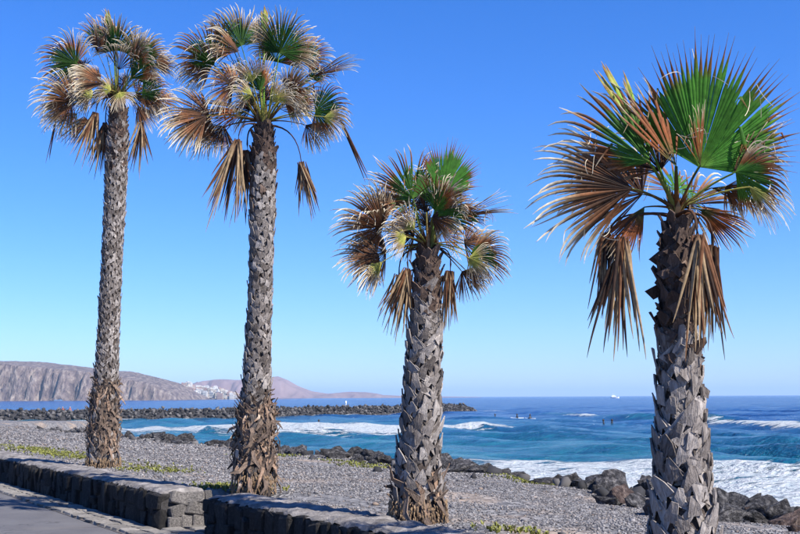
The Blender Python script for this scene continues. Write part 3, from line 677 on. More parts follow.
('b', -0.36, -0.15, 0.08, 184, -8, -18, 0.83, 58, 0.5),
('b', -0.31, 0.14, 0.14, 172, 15, -30, 0.68, 50, 0.4),
('r', -0.24, 0, -0.03, 236, 0, 10, 0.53, 30, 0.4),
('h', -0.41, 0, -0.26, -98, 0, 10, 0.9, 15, 0.2),
('h', -0.49, 0.1, -0.21, -93, 0, 40, 0.64, 16, 0.2),
('h', 0.07, -0.27, -0.28, -89, -3, 0, 0.85, 13, 0.1),
('h', 0.22, -0.12, -0.34, -96, 0, 50, 0.78, 9, 0.1),
('b', 0.4, -0.08, 0.2, 36, 0, 45, 0.69, 20, 0.15),
('m', 0.4, -0.15, 0.2, -18, -25, 25, 0.43, 80, 1.1),
('y', 0.48, -0.2, 0.08, -48, -18, 20, 0.42, 38, 0.8),
('b', 0.38, 0.05, 0.13, -30, 5, 40, 0.45, 60, 1.0),
('r', 0.19, 0.05, -0.04, -33, 5, 20, 0.46, 32, 0.5),
('b', 0.29, 0.1, 0.13, -20, 5, 60, 0.56, 30, 0.8),
('m', 0.09, 0.35, 0.16, 75, 40, 0, 0.5, 80, 0.25),
('b', -0.16, 0.4, 0.14, 150, 30, 0, 0.68, 70, 0.3),
('b', 0.21, 0.42, 0.06, 15, 35, 0, 0.68, 60, 0.5)]),]
# ---------------------------------------------------------------- palms
GREEN = np.array((0.040, 0.135, 0.014)); LIME = np.array((0.16, 0.30, 0.04)); OLIVE = np.array((0.045, 0.07, 0.018)); RUST = np.array((0.25, 0.075, 0.022))
BROWN = np.array((0.135, 0.06, 0.028)); DARK = np.array((0.034, 0.019, 0.013)); TAN = np.array((0.43, 0.30, 0.17)); STRAW = np.array((0.80, 0.69, 0.50)); YEL = np.array((0.42, 0.38, 0.09)); GREY = np.array((0.20, 0.16, 0.13))
def keys(t, ks):
    ts = [k[0] for k in ks]; return np.stack([np.interp(t, ts, [k[1][i] for k in ks]) for i in range(3)], -1)
def leaf_color(kind, t, q, r, side):
    if kind == 'g':
        g = 0.70 + 0.10 * r - 0.10 * abs(q); return keys(t, [(0, LIME * 0.8), (0.15, GREEN * (1 + .5 * r)), (g, GREEN * (0.9 + .6 * r)), (g + .08, RUST * 0.8), (g + .2, BROWN + (TAN - BROWN) * .3 * r), (1.0, TAN * .7)])
    if kind == 'd':
        g = 0.52 + 0.16 * (r - .5) - .15 * abs(q); return keys(t, [(0, LIME * .6), (0.12, GREEN * .8), (g, GREEN * (.6 + .6 * r)), (g + .1, OLIVE * .7 + BROWN * .5), (min(.84, g + .26), TAN * (.3 + .6 * r)), (1.0, STRAW)])
    if kind == 'm':
        g = max(0.12, 0.60 - 0.42 * max(0, q * side + .15) + 0.12 * (r - .5)); return keys(t, [(0, LIME * .7), (0.1, GREEN), (g, OLIVE * .6 + GREEN * .6), (g + .1, RUST * (.6 + .6 * r)), (min(.86, g + .3), BROWN + (TAN - BROWN) * r * .7), (1.0, STRAW)])
    if kind == 'r':
        return keys(t, [(0, OLIVE), (0.18, OLIVE + RUST * .3), (0.34, RUST * (.7 + .6 * r)), (0.7, RUST * .6 + BROWN * .5), (0.85, TAN * .8), (1.0, STRAW * .8)])
    if kind == 'b':
        a = BROWN if r > .35 else DARK * 1.2; return keys(t, [(0, DARK), (0.25, a), (0.48, a * .5 + RUST * .75 * r + TAN * .10), (0.66, TAN * (.3 + .7 * r)), (0.80, STRAW * (.6 + .35 * r)), (1.0, STRAW)])
    if kind == 'h':
        a = DARK * 1.4 if r < .34 else (BROWN * 1.4 if r < .56 else TAN * (.55 + .5 * r)); return keys(t, [(0, BROWN), (0.2, a), (0.8, a), (1.0, a * .7 + TAN * .25)])
    if kind == 'y':
        return keys(t, [(0, YEL), (0.25, YEL * .8 + LIME * .3), (0.45, TAN), (0.7, STRAW * .9), (1.0, STRAW * 1.1)])
    if kind == 's':
        return keys(t, [(0, LIME), (0.6, LIME * 1.2), (0.85, YEL), (0.95, RUST), (1, TAN)])
    return keys(t, [(0, DARK), (1, BROWN)])
DOWN = np.array((0, 0, -1.0))
def unit(v): return v / max(1e-9, np.linalg.norm(v))
def make_blade(kind, alpha, delta, roll_, Rad, Sp, droop, seed, gk=1.0):
    rs = np.random.default_rng(seed); a_, d_ = R(alpha), R(delta)
    a = np.array((math.cos(a_) * math.cos(d_), math.sin(d_), math.sin(a_) * math.cos(d_)))
    n = np.array((0, -1.0, 0)); n = unit(n - a * (n @ a)); b = np.cross(a, n)
    ro = R(roll_); n, b = n * math.cos(ro) + b * math.sin(ro), b * math.cos(ro) - n * math.sin(ro)
    hang = kind in 'ht'; nl = {'h': 40, 't': 3, 's': 9}.get(kind, int(max(20, Sp * 2 / (2.9 if kind == 'g' else 4.1))))
    S_ = R(Sp); dth = 2 * S_ / nl; K = 12; side = 1 if rs.random() < .5 else -1
    tf = {'g': .70, 'd': .52, 'm': .48, 'r': .48, 'b': .46, 'y': .25, 's': .75, 'h': .15, 't': .1}[kind]
    cup = {'g': 0.05, 's': 0, 'h': 0, 't': 0}.get(kind, 0.16); V, F, C = [], [], []
    wob = rs.uniform(0, 6.28); fold = {'g': rs.uniform(.05, .2), 's': 0, 'h': 0, 't': 0}.get(kind, rs.uniform(.15, .65)); dk = {'m': 1.5, 'b': 1.6, 'y': 1.7, 'r': 1.2, 'd': 1.3}.get(kind, 1.0)
    for i in range(nl):
        q = (i + .5) / nl * 2 - 1; th = q * S_; r_ = rs.random()
        if kind in 'bmy' and rs.random() < 0.06: continue
        L = Rad * (1.0 - 0.22 * abs(q) ** 2) * rs.uniform(.88, 1.06)
        if kind == 'h': th += float(np.clip(rs.normal(0, .07), -.1, .1)); L *= rs.uniform(.45, 1.12)
        d = unit(a * math.cos(th) + b * math.sin(th) + n * (-fold * abs(q) + cup * math.cos(2.2 * th + wob) + (.05 * math.sin(9 * q + wob) if kind == 'g' else 0) + rs.normal(0, .008 if kind == 'g' else .06)))
        pos = np.zeros(3)
        if kind == 'h': pos = n * rs.normal(0, .035) + b * rs.normal(0, .02)
        step = L / K; curl = rs.normal(0, 1, 3); curl = unit(curl - d * (curl @ d)); ck = {'g': .05, 's': .03, 'h': .09, 't': .08}.get(kind, .42) * rs.uniform(.2, 1.4)
        dr = droop * dk * rs.uniform(.6, 1.4); snap = rs.random() < (.10 if kind in 'bmyr' else .0 if kind in 'ht' else .02); sk = rs.integers(4, 9); base = len(V); wf = L * tf * dth * (1.14 if kind == 'g' else 1.04) if not hang and kind != 's' else Rad * .034
        if kind == 's': wf = .03
        tw = rs.normal(0, .5 if kind in 'bmyr' else .15); sgn = 1
        for k in range(K + 1):
            t = k / K
            if t <= tf: wd = max(.006, (L * t * dth * (1.14 if kind == 'g' else 1.04)) if not hang and kind != 's' else wf * (0.35 + .65 * t / tf))
            else: wd = wf * (1 - (t - tf) / (1 - tf)) ** (.5 if kind in 'bymd' else (2.3 if kind == 'g' else .6)) * (.95 if kind in 'bym' else .92) + .0022
            s0 = unit(np.cross(n, d)); nn = np.cross(d, s0)
            if t > tf:
                aa = tw * (t - tf) / (1 - tf); s0, nn = s0 * math.cos(aa) + nn * math.sin(aa), nn * math.cos(aa) - s0 * math.sin(aa)
            pl = wd * (.34 if not hang else .5)
            V += [pos - s0 * wd * .5, pos + nn * pl, pos + s0 * wd * .5]
            c = leaf_color(kind, t, q, r_, side); c = c * (gk if c[1] > c[0] * 1.15 else 1.0); C += [c * .92, c * 1.08, c * .92]
            pos = pos + d * step
            if snap and k == sk: d = unit(d * .5 + DOWN + rs.normal(0, .12, 3)); step *= .5; wf *= .6
            g = dr * (0.03 * (t > .2) + 0.95 * max(0, t - .46))
            d = unit(d + DOWN * g * (1.0 - 0.6 * max(0, -d[2])) + (curl * ck * max(0, t - .55) * 1.3))
        for k in range(K):
            j = base + 3 * k; F += [(j, j + 3, j + 4, j + 1), (j + 1, j + 4, j + 5, j + 2)]
        # pale fibre threads hanging from the splits
        if kind in 'gmbryd' and rs.random() < .3:
            p = np.array(V[base + 3 * int(K * min(.9, tf + .12)) + 2]); dd = unit(d * .2 + rs.normal(0, .5, 3) + DOWN * .7); j = len(V); m_ = 6; sl = Rad * rs.uniform(.12, .3) / m_
            cc = unit(rs.normal(0, 1, 3))
            for k in range(m_ + 1):
                sx = unit(np.cross(dd, (0.3, 1, .2))) * .0022; V += [p - sx, p + sx]; C += [STRAW * .9, STRAW * .9]
                p = p + dd * sl; dd = unit(dd + cc * .3 + DOWN * .08)
            for k in range(m_): F.append((j + 2 * k, j + 2 * k + 2, j + 2 * k + 3, j + 2 * k + 1))
    return mesh_of('frond', np.array(V), np.array(F), M_LEAF, False, np.array(C))
def tube(path, rad, cols, name, mat, sides=6, flat=1.0):
    path = [np.asarray(p, float) for p in path]; V, C = [], []
    for i, p in enumerate(path):
        d = unit(path[min(i + 1, len(path) - 1)] - path[max(i - 1, 0)]); s0 = np.cross(d, (0, 0, 1.0))
        s0 = unit(s0) if np.linalg.norm(s0) > .05 else np.array((1.0, 0, 0)); u = np.cross(s0, d)
        for k in range(sides):
            th = 2 * math.pi * k / sides; V.append(p + (s0 * math.cos(th) + u * math.sin(th) * flat) * rad[i]); C.append(cols[i])
    F = []
    for i in range(len(path) - 1):
        for k in range(sides): F.append((i * sides + k, i * sides + (k + 1) % sides, (i + 1) * sides + (k + 1) % sides, (i + 1) * sides + k))
    return mesh_of(name, np.array(V), np.array(F), mat, True, np.array(C))
def strap(V, F, pts, wds, th, rad):
    """a bent flat strap of (x, out, z) stations wrapped on a trunk of radius rad"""
    j0 = len(V); n = len(pts)
    for i, (p, wd) in enumerate(zip(pts, wds)):
        p = np.array(p, float); d = unit(np.array(pts[min(i + 1, n - 1)], float) - np.array(pts[max(i - 1, 0)], float)); s0 = unit(np.cross(d, (0, 1.0, 0))); o = np.cross(s0, d); o = o if o[1] > 0 else -o
        for a, b in ((-.5, 0), (-.0, -.35), (.5, 0), (.5, 1), (0, .55), (-.5, 1)):
            v = p + s0 * wd * a + o * th * b; v[1] -= v[0] ** 2 / (2 * rad); V.append(v)
    for i in range(n - 1):
        for k in range(6):
            a = j0 + 6 * i + k; b = j0 + 6 * i + (k + 1) % 6; F.append((a, b, b + 6, a + 6))
    F.append(tuple(j0 + k for k in range(5, -1, -1))); F.append(tuple(j0 + 6 * (n - 1) + k for k in range(6)))
def boot_mesh(seed, rad, mat, style):
    r = random.Random(seed); V, F = [], []; k = r.uniform(.88, 1.12)
    if style == 'skirt':
        L = r.uniform(.20, .36); c = r.uniform(-.05, .06); strap(V, F, [(0, .0, .04), (r.uniform(-.02, .02), .03, -L * .35), (r.uniform(-.04, .04), .05 + c, -L * .7), (r.uniform(-.06, .06), .04 + c * 1.6, -L)], [.04, .046 * k, .036 * k, r.uniform(.006, .02)], .005, rad)
        strap(V, F, [(0, .02, -.02), (.03, .05, .04), (r.uniform(-.03, .07), .09, .09)], [.045, .035, r.uniform(.006, .02)], .005, rad)
    else:
        sp = r.uniform(.085, .125); dn = r.uniform(.12, .17)
        strap(V, F, [(-.004, .034, .03), (-sp * .55, .022, -dn * .5), (-sp * 1.1, .004, -dn)], [.05, .070 * k, .060 * k], .010, rad)
        strap(V, F, [(.004, .042, .03), (sp * .55, .030, -dn * .5), (sp * 1.1, .006, -dn)], [.05, .070 * k, .060 * k], .010, rad)
        o = r.uniform(.0, .028) * (1.9 if style == 'new' else 1); h = r.uniform(.045, .085); lean = r.choice((-1, 1)) * r.uniform(.015, .06)
        strap(V, F, [(0, .036, -.035), (lean * .4, .046 + o * .4, .03), (lean, .046 + o, .03 + h)], [.10, .082 * k, r.uniform(.012, .05)], .011, rad)
    F2 = [f for f in F]
    me = bpy.data.meshes.new('leaf_base'); me.from_pydata([tuple(map(float, v)) for v in V], [], F2); me.materials.append(mat); me.update(); return me
def build_palm(spec, label, opt):
    base = Vector(spec['base']); root = bpy.data.objects.new('palm_tree', None); COL.objects.link(root); root.location = base
    root['label'] = label; root['category'] = 'palm tree'; root['group'] = 'palms in a row behind the wall'
    tr = np.array(spec['trunk']); tr[0, 1] = -0.05; z = np.arange(-0.05, tr[-1, 1] + .001, 0.06)
    # smooth centre line and radius
    def sm(col): 
        f_ = np.interp(z, tr[:, 1], tr[:, col]); k = np.ones(9) / 9; return np.convolve(np.pad(f_, 4, mode='edge'), k, 'valid')
    cx, cr = sm(0), sm(2); core = cr - opt['inset']; sides = 26; V = []
    for i, zz in enumerate(z):
        for k in range(sides):
            th = 2 * math.pi * k / sides; rr = max(.02, core[i]) * (1 + .07 * mnoise.noise(Vector((math.cos(th) * 3, math.sin(th) * 3, zz * 9))))
            V.append((cx[i] + rr * math.cos(th), rr * math.sin(th), zz))
    F = []
    for i in range(len(z) - 1):
        for k in range(sides): F.append((i * sides + k, i * sides + (k + 1) % sides, (i + 1) * sides + (k + 1) % sides, (i + 1) * sides + k))
    F.append(tuple((len(z) - 1) * sides + k for k in range(sides)))
    trunk = obj('trunk', mesh_of('trunk', np.array(V), F, M_TRUNK, True), root)
    # leaf bases in a spiral
    rad = float(np.mean(core)); old = [boot_mesh(i, rad, M_BOOT_OLD, 'old') for i in range(7)]; new = [boot_mesh(20 + i, rad, M_BOOT_NEW, 'new') for i in range(7)]; sk = [boot_mesh(40 + i, rad, M_BOOT_SKIRT, 'skirt') for i in range(8)]
    r = random.Random(opt['seed']); items = []; zt = tr[-1, 1]; k = 0; zz = opt['z0']
    s_ = opt['bscale']; dz = 0.0128 * s_ * opt.get('sparse', 1)
    while zz < zt - .10:
        th = k * 2.39996 + r.uniform(-.12, .12); f_ = zz / zt
        if opt['skirt'][0] < zz < opt['skirt'][1] and r.random() < opt['skp']: me = r.choice(sk); tw = r.gauss(0, .5); sc_ = s_ * r.uniform(1.0, 1.9)
        else:
            young = r.random() < sst(opt['young'] - .14, opt['young'] + .14, f_); me = r.choice(new if young else old); tw = max(-.35, min(.35, r.gauss(0, .2))); sc_ = s_ * r.uniform(.75, 1.2)
        items.append((th, zz, me, tw, sc_)); k += 1; zz += dz * r.uniform(.8, 1.2) * (.62 if opt['skirt'][0] < zz < opt['skirt'][1] else 1)
    def mat_of(it):
        th, zz, me, tw, sc_ = it; R_ = float(np.interp(zz, z, core)); x = float(np.interp(zz, z, cx)); o = Vector((math.cos(th), math.sin(th), 0)); up_ = Vector((0, 0, 1)); t_ = o.cross(up_)
        Mx = Matrix((t_, o, up_)).transposed().to_4x4(); Mx.translation = Vector((x, 0, zz)) + o * (R_ - .006); return Mx @ Matrix.Rotation(tw, 4, 'Y') @ Matrix.Diagonal((sc_, sc_, sc_, 1))
    front = [it for it in items if -math.sin(it[0]) > -0.25]; front.sort(key=lambda it: (-it[4] * (1 - math.sin(it[0]))))
    singles = front[:opt['singles']]; ids = set(map(id, singles)); rest = [it for it in items if id(it) not in ids]
    for it in singles:
        o = obj('leaf_base', it[2], trunk); o.matrix_local = mat_of(it)
    VV, FF, MI, off = [], [], [], 0; mats = [M_BOOT_OLD, M_BOOT_NEW, M_BOOT_SKIRT]
    for it in rest:
        Mx = mat_of(it); me = it[2]; VV += [(Mx @ v.co)[:] for v in me.vertices]; FF += [tuple(i + off for i in p.vertices) for p in me.polygons]; MI += [mats.index(me.materials[0])] * len(me.polygons); off += len(me.vertices)
    if rest:
        me = bpy.data.meshes.new('leaf_bases'); me.from_pydata(VV, [], FF)
        for m_ in mats: me.materials.append(m_)
        me.polygons.foreach_set('material_index', MI); me.update(); obj('leaf_bases', me, trunk, kind='stuff')
    # fibrous root collar
    rs = np.random.default_rng(opt['seed']); V, F = [], []
    for i in range(opt.get('roots', 420)):
        th = rs.uniform(0, 6.283); z0 = rs.uniform(.0, opt['collar']); R0 = float(np.interp(z0, z, cr)) - .01; ln = rs.uniform(.03, .08); out = rs.uniform(.004, .02); wd = rs.uniform(.004, .009); j = len(V)
        for zz_, rr, ww in ((z0, R0, wd), (z0 - ln * .5, R0 + out, wd * .9), (z0 - ln, R0 + out * .8, wd * .4)):
            for da in (-1, 1): t2 = th + da * ww / R0; V.append((cx[0] + rr * math.cos(t2), rr * math.sin(t2), max(-.03, zz_)))
            V.append((cx[0] + (rr + ww) * math.cos(th), (rr + ww) * math.sin(th), max(-.03, zz_)))
        for q in range(2):
            a = j + 3 * q; F += [(a, a + 2, a + 5, a + 3), (a + 2, a + 1, a + 4, a + 5)]
    obj('root_collar', mesh_of('root_collar', np.array(V), F, M_ROOT), trunk, kind='stuff')
    # crown
    top = np.array((cx[-1], 0, tr[-1, 1]))
    fl = list(spec['fronds']); rf = random.Random(opt['seed'] + 70)
    for i in range(opt['fill']):
        az = 2 * math.pi * (i + rf.random() * .6) / opt['fill']; el = R(rf.uniform(-8, 68)); ax = (math.cos(az) * math.cos(el), math.sin(az) * math.cos(el), math.sin(el)); hl_ = opt['fr'] * rf.uniform(.32, .52)
        fl.append((rf.choice('bbbmyrm'), ax[0] * hl_, ax[1] * hl_, ax[2] * hl_ + .05, math.degrees(math.atan2(ax[2], ax[0])), math.degrees(math.asin(ax[1])), rf.uniform(-30, 30), opt['fr'] * rf.uniform(.55, .8), rf.uniform(40, 70), rf.uniform(.4, .9)))
    for i, (kind, hx_, hy_, hz_, al, de, ro, Rd, Sp, dr) in enumerate(fl):
        hub = top + np.array((hx_, hy_, hz_)); fr = obj('frond', make_blade(kind, al, de, ro, Rd, Sp, dr, opt['seed'] * 100 + i, opt['gk']), root, hub)
        if kind == 't': continue
        rt_ = core[-3] * .75; hd = unit(np.array((hx_, hy_, 0.0001))); st = top + hd * rt_ * min(1, math.hypot(hx_, hy_) / .2) + np.array((0, 0, -.04 if kind != 'h' else -.10)) - hub
        ln = np.linalg.norm(st)
        if kind == 'h': ct = st * .35 + np.array((0, 0, .10 + .35 * abs(hz_))) + hd * .10
        else: ct = st * .5 + np.array((0, 0, .10 * ln))
        pa = [st * (1 - t) ** 2 + ct * 2 * t * (1 - t) for t in np.linspace(0, 1, 9)]
        c0, c1 = {'g': (LIME * .7, LIME), 'd': (YEL * .5, LIME * .8), 's': (LIME, LIME), 'm': (YEL * .6, LIME * .7), 'r': (RUST, OLIVE * 1.5), 'y': (YEL * .6, YEL), 'b': (BROWN, YEL * .4), 'h': (BROWN, DARK * 1.6)}[kind]
        sz = .8 + .25 * (Rd > .7); obj('petiole', tube(pa, np.interp(np.linspace(0, 1, 9), [0, .25, 1], [.028, .017, .010]) * sz, [c0 * (1 - t) + c1 * t for t in np.linspace(0, 1, 9)], 'petiole', M_LEAF, 6, .6), fr)
    # unopened heart of the crown
    V, F, C = [], [], []
    rs = np.random.default_rng(opt['seed'] + 3)
    for i in range(26):
        th = rs.uniform(0, 6.283); ln = rs.uniform(.10, .26); o = np.array((math.cos(th), math.sin(th), 0)); p0 = o * core[-1] * .9 + np.array((0, 0, -.10)); p1 = p0 + o * .05 + np.array((0, 0, ln * .6)); p2 = p1 + o * rs.uniform(.0, .08) + np.array((0, 0, ln * .4)); sd_ = np.cross(o, (0, 0, 1)) * rs.uniform(.012, .03); j = len(V); c = (YEL * .6, BROWN, TAN * .7)[i % 3]
        V += [p0 - sd_, p0 + sd_, p1 + sd_ * .8, p1 - sd_ * .8, p2]; C += [c] * 5; F += [(j, j + 1, j + 2, j + 3), (j + 3, j + 2, j + 4)]
    obj('crown_heart', mesh_of('crown_heart', np.array(V), F, M_LEAF, False, np.array(C)), root, top)
    return root
LAB = ['tallest slender palm at the far left with a shaggy peeling trunk foot', 'tall palm second from the left with large brown left-hand fans', 'short palm in the middle with a small green and brown crown', 'nearest palm at the right with a big round green fan on top']
OPT = [dict(seed=11, gk=0.55, fill=9, fr=0.95, inset=.055, z0=.12, bscale=.66, skirt=(.30, 1.55), skp=.75, young=.86, singles=0, collar=.18),
       dict(seed=12, gk=0.62, fill=9, fr=0.85, inset=.06, z0=.24, bscale=.76, skirt=(.28, 1.25), skp=.8, young=.84, singles=280, collar=.28),
       dict(seed=13, gk=0.85, fill=4, fr=0.68, inset=.07, z0=.14, bscale=.92, skirt=(.12, .42), skp=.55, young=.80, singles=280, collar=.22),
       dict(seed=14, gk=1.2, fill=1, fr=0.7, inset=.075, z0=.10, bscale=1.05, skirt=(.0, .0), skp=0, young=.62, singles=290, collar=.12)]
for sp_, la, op in zip(PALMS, LAB, OPT): build_palm(sp_, la, op)

# ---------------------------------------------------------------- people, surfboards, boat, marker, town
def person(label, loc, rz, joints, edges, radii, mats, group, scale=1.0):
    me = bpy.data.meshes.new('person'); me.from_pydata(joints, edges, []); o = bpy.data.objects.new('person', me); COL.objects.link(o)
    md = o.modifiers.new('skin', 'SKIN'); md.use_smooth_shade = True; sd = o.modifiers.new('sub', 'SUBSURF'); sd.levels = 1; sd.render_levels = 1
    for v, r_ in zip(me.skin_vertices[0].data, radii): v.radius = (r_, r_)
    me.skin_vertices[0].data[0].use_root = True; me.materials.append(mats)
    o.location = loc; o.rotation_euler = (0, 0, rz); o.scale = (scale,) * 3; o['label'] = label; o['category'] = 'person'; o['group'] = group; return o
SIT = [(0, 0, .12), (0, 0, .38), (0, 0, .58), (0, .02, .68), (0, .03, .84), (.2, 0, .56), (.27, .12, .34), (.22, .3, .22), (-.2, 0, .56), (-.27, .12, .34), (-.22, .3, .22), (.12, .1, .10), (.16, .5, .16), (.17, .52, -.28), (-.12, .1, .10), (-.16, .5, .16), (-.17, .52, -.28)]
SITE = [(0, 1), (1, 2), (2, 3), (3, 4), (2, 5), (5, 6), (6, 7), (2, 8), (8, 9), (9, 10), (0, 11), (11, 12), (12, 13), (0, 14), (14, 15), (15, 16)]
SITR = [.15, .14, .15, .06, .105, .06, .045, .04, .06, .045, .04, .09, .07, .05, .09, .07, .05]
STAND = [(0, 0, .95), (0, 0, 1.2), (0, 0, 1.42), (0, .01, 1.52), (0, .02, 1.66), (.2, 0, 1.4), (.25, .02, 1.12), (.24, .08, .88), (-.2, 0, 1.4), (-.25, .02, 1.12), (-.24, .08, .88), (.1, 0, .9), (.12, .02, .5), (.13, 0, .05), (-.1, 0, .9), (-.12, .02, .5), (-.13, 0, .05)]
for i, (x, y, la) in enumerate([(-46.2, 151.6, 'left of two people in red sitting on top of the breakwater'), (-45.3, 151.9, 'right of two people in red sitting on top of the breakwater')]):
    p = person(la, (x, y, SEA_Z + 0.95), 3.0 + i * .4, SIT, SITE, SITR, M_RED, 'people on the breakwater', .8)
    h = bpy.data.meshes.new('head'); bm = bmesh.new(); bmesh.ops.create_icosphere(bm, subdivisions=2, radius=.115); bm.to_mesh(h); bm.free(); h.materials.append(M_SKIN); obj('head', h, p, (0, .03, .88))
def board_mesh():
    V, F = [], []; n = 14
    for i in range(n):
        t = i / (n - 1); y = -1.0 + 2.0 * t; w_ = .27 * max(.02, math.sin(math.pi * min(1, max(0, .04 + .92 * t)))) ** .6; zr = .12 * max(0, t - .6) ** 2 * 4
        V += [(-w_, y, zr), (0, y, zr + .035), (w_, y, zr), (0, y, zr - .04)]
    for i in range(n - 1):
        for k in range(4): a = 4 * i + k; b = 4 * i + (k + 1) % 4; F.append((a, b, b + 4, a + 4))
    F += [(3, 2, 1, 0), tuple(4 * (n - 1) + k for k in range(4))]
    return mesh_of('surfboard', V, F, M_WHITE, True)
BM = board_mesh()
surf = [(12.6, 148, 'leftmost of three surfers waiting beyond the white water'), (15.5, 147.7, 'middle of three surfers waiting beyond the white water'), (16.8, 144, 'rightmost of three surfers waiting beyond the white water'), (20.1, 110, 'left surfer of the pair below the breaking wave'), (20.9, 110, 'right surfer of the pair below the breaking wave'), (-8.5, 115.5, 'lone surfer in the white water between the middle palms')]
for i, (x, y, la) in enumerate(surf):
    rz = [1.2, 2.0, .6, 1.5, -1.2, 2.4][i]; zz = SEA_Z - .42
    obj('surfboard', BM, None, (x, y, zz + .40), None, 'white surfboard under the ' + la.split(' waiting')[0].split(' in the')[0].split(' below')[0] + (' of the pair' if 3 <= i < 5 else '') , 'surfboard', 'surfboards').rotation_euler = (0, 0, rz)
    p = person(la, (x, y, zz), rz, SIT, SITE, SITR, M_WET, 'surfers'); h = bpy.data.meshes.new('head'); bm = bmesh.new(); bmesh.ops.create_icosphere(bm, subdivisions=2, radius=.115); bm.to_mesh(h); bm.free(); h.materials.append(M_HAIR); obj('head', h, p, (0, .03, .88))
# white marker on the breakwater: post with a lamp drum
mk = bpy.data.objects.new('marker_post', None); COL.objects.link(mk); mk.location = (-9.1, 184.2, SEA_Z + 0.95); mk.scale = (.8, .8, .8); mk['label'] = 'small white marker post standing on the breakwater between the middle palms'; mk['category'] = 'post'
wc = np.array((.8, .8, .8))
obj('base', tube([(0, 0, -.2), (0, 0, .25)], [.32, .30], [wc] * 2, 'base', M_BWROCK, 10), mk); obj('post', tube([(0, 0, .2), (0, 0, .95)], [.10, .09], [wc] * 2, 'post', M_WHITE, 10), mk)
obj('lamp_drum', tube([(0, 0, .93), (0, 0, 1.0), (0, 0, 1.5), (0, 0, 1.62)], [.10, .15, .15, .02], [wc] * 4, 'lamp_drum', M_WHITE, 12), mk)
# motor yacht on the horizon
yt = bpy.data.objects.new('motor_yacht', None); COL.objects.link(yt); yt.location = (255, 1320, SEA_Z); yt.rotation_euler = (0, 0, -.25); yt['label'] = 'small white motor yacht on the horizon left of the nearest palm'; yt['category'] = 'boat'
V = []; 
for x, hw, zt_ in ((-5, 1.5, 1.3), (-2, 1.75, 1.3), (1.5, 1.6, 1.5), (4, .9, 1.8), (5.6, .04, 2.1)): V += [(x, -hw, zt_), (x, hw, zt_), (x * .95, hw * .6, -.3), (x * .95, -hw * .6, -.3)]
F = []
for i in range(4):
    for k in range(4): a = 4 * i + k; b = 4 * i + (k + 1) % 4; F.append((a, b, b + 4, a + 4))
F += [(3, 2, 1, 0), (16, 17, 18, 19)]
hull = obj('hull', mesh_of('hull', V, F, M_WHITE), yt)
def slab(x0, x1, hw, z0, z1, rake): return [(x0, -hw, z0), (x1, -hw, z0), (x1, hw, z0), (x0, hw, z0), (x0 + rake * .2, -hw * .85, z1), (x1 - rake, -hw * .85, z1), (x1 - rake, hw * .85, z1), (x0 + rake * .2, hw * .85, z1)]
CF = [(3, 2, 1, 0), (4, 5, 6, 7), (0, 1, 5, 4), (1, 2, 6, 5), (2, 3, 7, 6), (3, 0, 4, 7)]
cab = obj('cabin', mesh_of('cabin', slab(-3.6, 2.6, 1.3, 1.3, 2.9, 1.2), CF, M_WHITE), yt); obj('window_band', mesh_of('window_band', slab(-3.2, 2.35, 1.26, 1.9, 2.4, .55), CF, M_WIN), cab)
obj('flybridge', mesh_of('flybridge', slab(-3, .6, 1.0, 2.9, 3.7, .7), CF, M_WHITE), yt); obj('mast', tube([(-1.6, 0, 3.6), (-1.8, 0, 6.2)], [.12, .06], [wc] * 2, 'mast', M_WHITE, 8), yt)
# the white town under the far hills
def block_mesh(seed, mat):
    r = random.Random(seed); w_, d_, h = r.uniform(6, 12), r.uniform(5, 8), r.choice((4.4, 6.2, 6.2, 8.5, 10.0)); V, F = [], []
    def add(x0, x1, y0, y1, z0, z1):
        j = len(V); V.extend([(x0, y0, z0), (x1, y0, z0), (x1, y1, z0), (x0, y1, z0), (x0, y0, z1), (x1, y0, z1), (x1, y1, z1), (x0, y1, z1)]); F.extend([tuple(i + j for i in f) for f in CF])
    add(-w_ / 2, w_ / 2, 0, d_, -3, h); add(-w_ / 2 + .01, w_ / 2 * r.uniform(-.3, .6), d_ * .4, d_ + .3, h - .1, h + r.uniform(1.2, 2.8))
    add(-w_ / 2 - .15, w_ / 2 + .15, -.18, .05, h - .02, h + .35)
    me = mesh_of('wall', V, F, mat); V2, F2 = [], []
    V, F = [], []
    for fl in range(max(1, int(h // 2.8))):
        for k in range(int(w_ // 1.9)):
            x = -w_ / 2 + .55 + k * 1.9; add(x, x + 1.0, -.06, .1, .7 + fl * 2.8, 2.1 + fl * 2.8)
    return me, mesh_of('windows', V, F, M_WIN)
blocks = [block_mesh(i, M_TOWN[(0, 0, 1, 0, 1, 2, 0, 1)[i % 8]]) for i in range(16)]
r = random.Random(33)
for i in range(110):
    p_ = r.uniform(183, 239); row = r.random() ** .8; y = 1856 + 110 * row * min(1, (241 - p_) / 30); x = (p_ - 400) / 1100 * y
    b = blocks[r.randrange(16)]; o = obj('town_building', b[0], None, (x, y, town_z(x, y) - .3), None, 'small white flat-roofed building in the town on the far shore', 'building', 'buildings of the far white town'); o.rotation_euler = (0, 0, r.uniform(-.4, .4)); ww_ = obj('windows', b[1], o); ww_['kind'] = 'stuff'

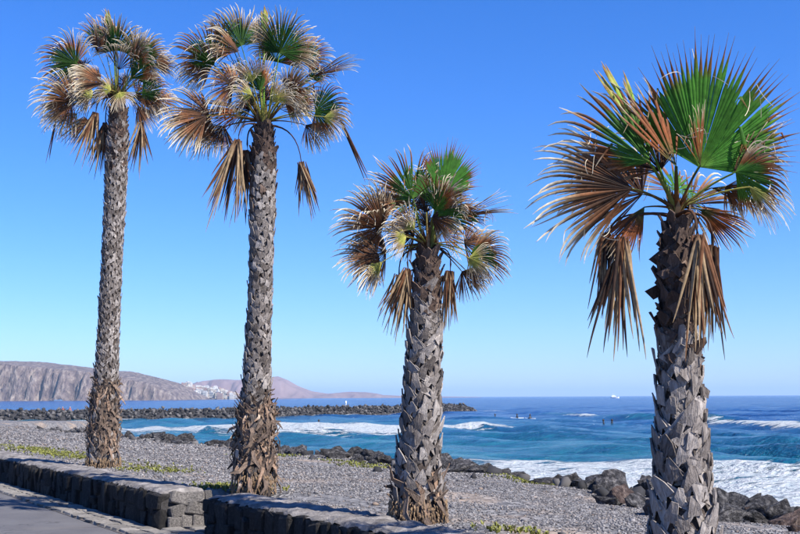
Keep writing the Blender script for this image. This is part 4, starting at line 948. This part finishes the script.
# ---------------------------------------------------------------- sea air
bm = bmesh.new(); bmesh.ops.create_cube(bm, size=1.0)
for v in bm.verts: v.co = (v.co.x * 34000, v.co.y * 22000 + 9800, (v.co.z + .5) * 134.0 - 6.0)
me = bpy.data.meshes.new('haze'); bm.to_mesh(me); bm.free()
hm = bpy.data.materials.new('sea_haze'); hm.use_nodes = True; t_ = hm.node_tree; t_.nodes.clear(); o_ = t_.nodes.new('ShaderNodeOutputMaterial'); pv = t_.nodes.new('ShaderNodeVolumePrincipled')
pv.inputs['Color'].default_value = (0.50, 0.72, 1.0, 1); pv.inputs['Density'].default_value = 0.00012; pv.inputs['Anisotropy'].default_value = 0.0
t_.links.new(pv.outputs[0], o_.inputs['Volume']); me.materials.append(hm); obj('haze', me, kind='stuff', label='thin blue sea haze over the bay', cat='haze')

# ---------------------------------------------------------------- labels for the boulders and houses that stand out
from collections import defaultdict
by = defaultdict(list)
for o in COL.objects:
    if o.get('category') in ('boulder', 'building') and o.get('group'): by[o['group']].append(o)
for gname, lst in by.items():
    base = lst[0]['label']
    ang = sorted(lst, key=lambda o: o.location.x / o.location.y)
    big = max(lst, key=lambda o: max(o.scale) * (1 if o['category'] == 'boulder' else o.dimensions.z) / o.location.y)
    near = min(lst, key=lambda o: o.location.y)
    used = set()
    if big['category'] == 'boulder':
        ones = 'first second third fourth fifth sixth seventh eighth ninth tenth eleventh twelfth thirteenth fourteenth fifteenth sixteenth seventeenth eighteenth nineteenth'.split()
        tens = {20: 'twentieth', 30: 'thirtieth', 40: 'fortieth', 50: 'fiftieth', 60: 'sixtieth', 70: 'seventieth'}; tw_ = {2: 'twenty', 3: 'thirty', 4: 'forty', 5: 'fifty', 6: 'sixty', 7: 'seventy'}
        def ordn(n): return ones[n - 1] if n < 20 else tens[n] if n % 10 == 0 else tw_[n // 10] + '-' + ones[n % 10 - 1]
        sizes = sorted(max(o.scale) for o in lst); lo_, hi_ = sizes[len(sizes) // 3], sizes[2 * len(sizes) // 3]
        for k_, o in enumerate(ang):
            q = np.array(o.location[:2]) - P0; off_ = float(q @ N) - float(edge(float(q @ T))); sz_ = max(o.scale)
            o['label'] = '%s %s boulder, %s side, %s from left, %s' % ('small' if sz_ < lo_ else 'large' if sz_ > hi_ else 'mid-sized', 'rust-brown' if 'rusty' in o.data.materials[0].name else 'grey', 'gravel' if off_ < -.45 else 'water', ordn(k_ + 1), gname.replace('boulders ', 'row ').replace('rocks ', 'row '))
        continue
    for o, pre in ((ang[0], 'leftmost '), (ang[-1], 'rightmost '), (big, 'largest '), (near, 'closest ')):
        if o.name in used: continue
        used.add(o.name); o['label'] = pre + base
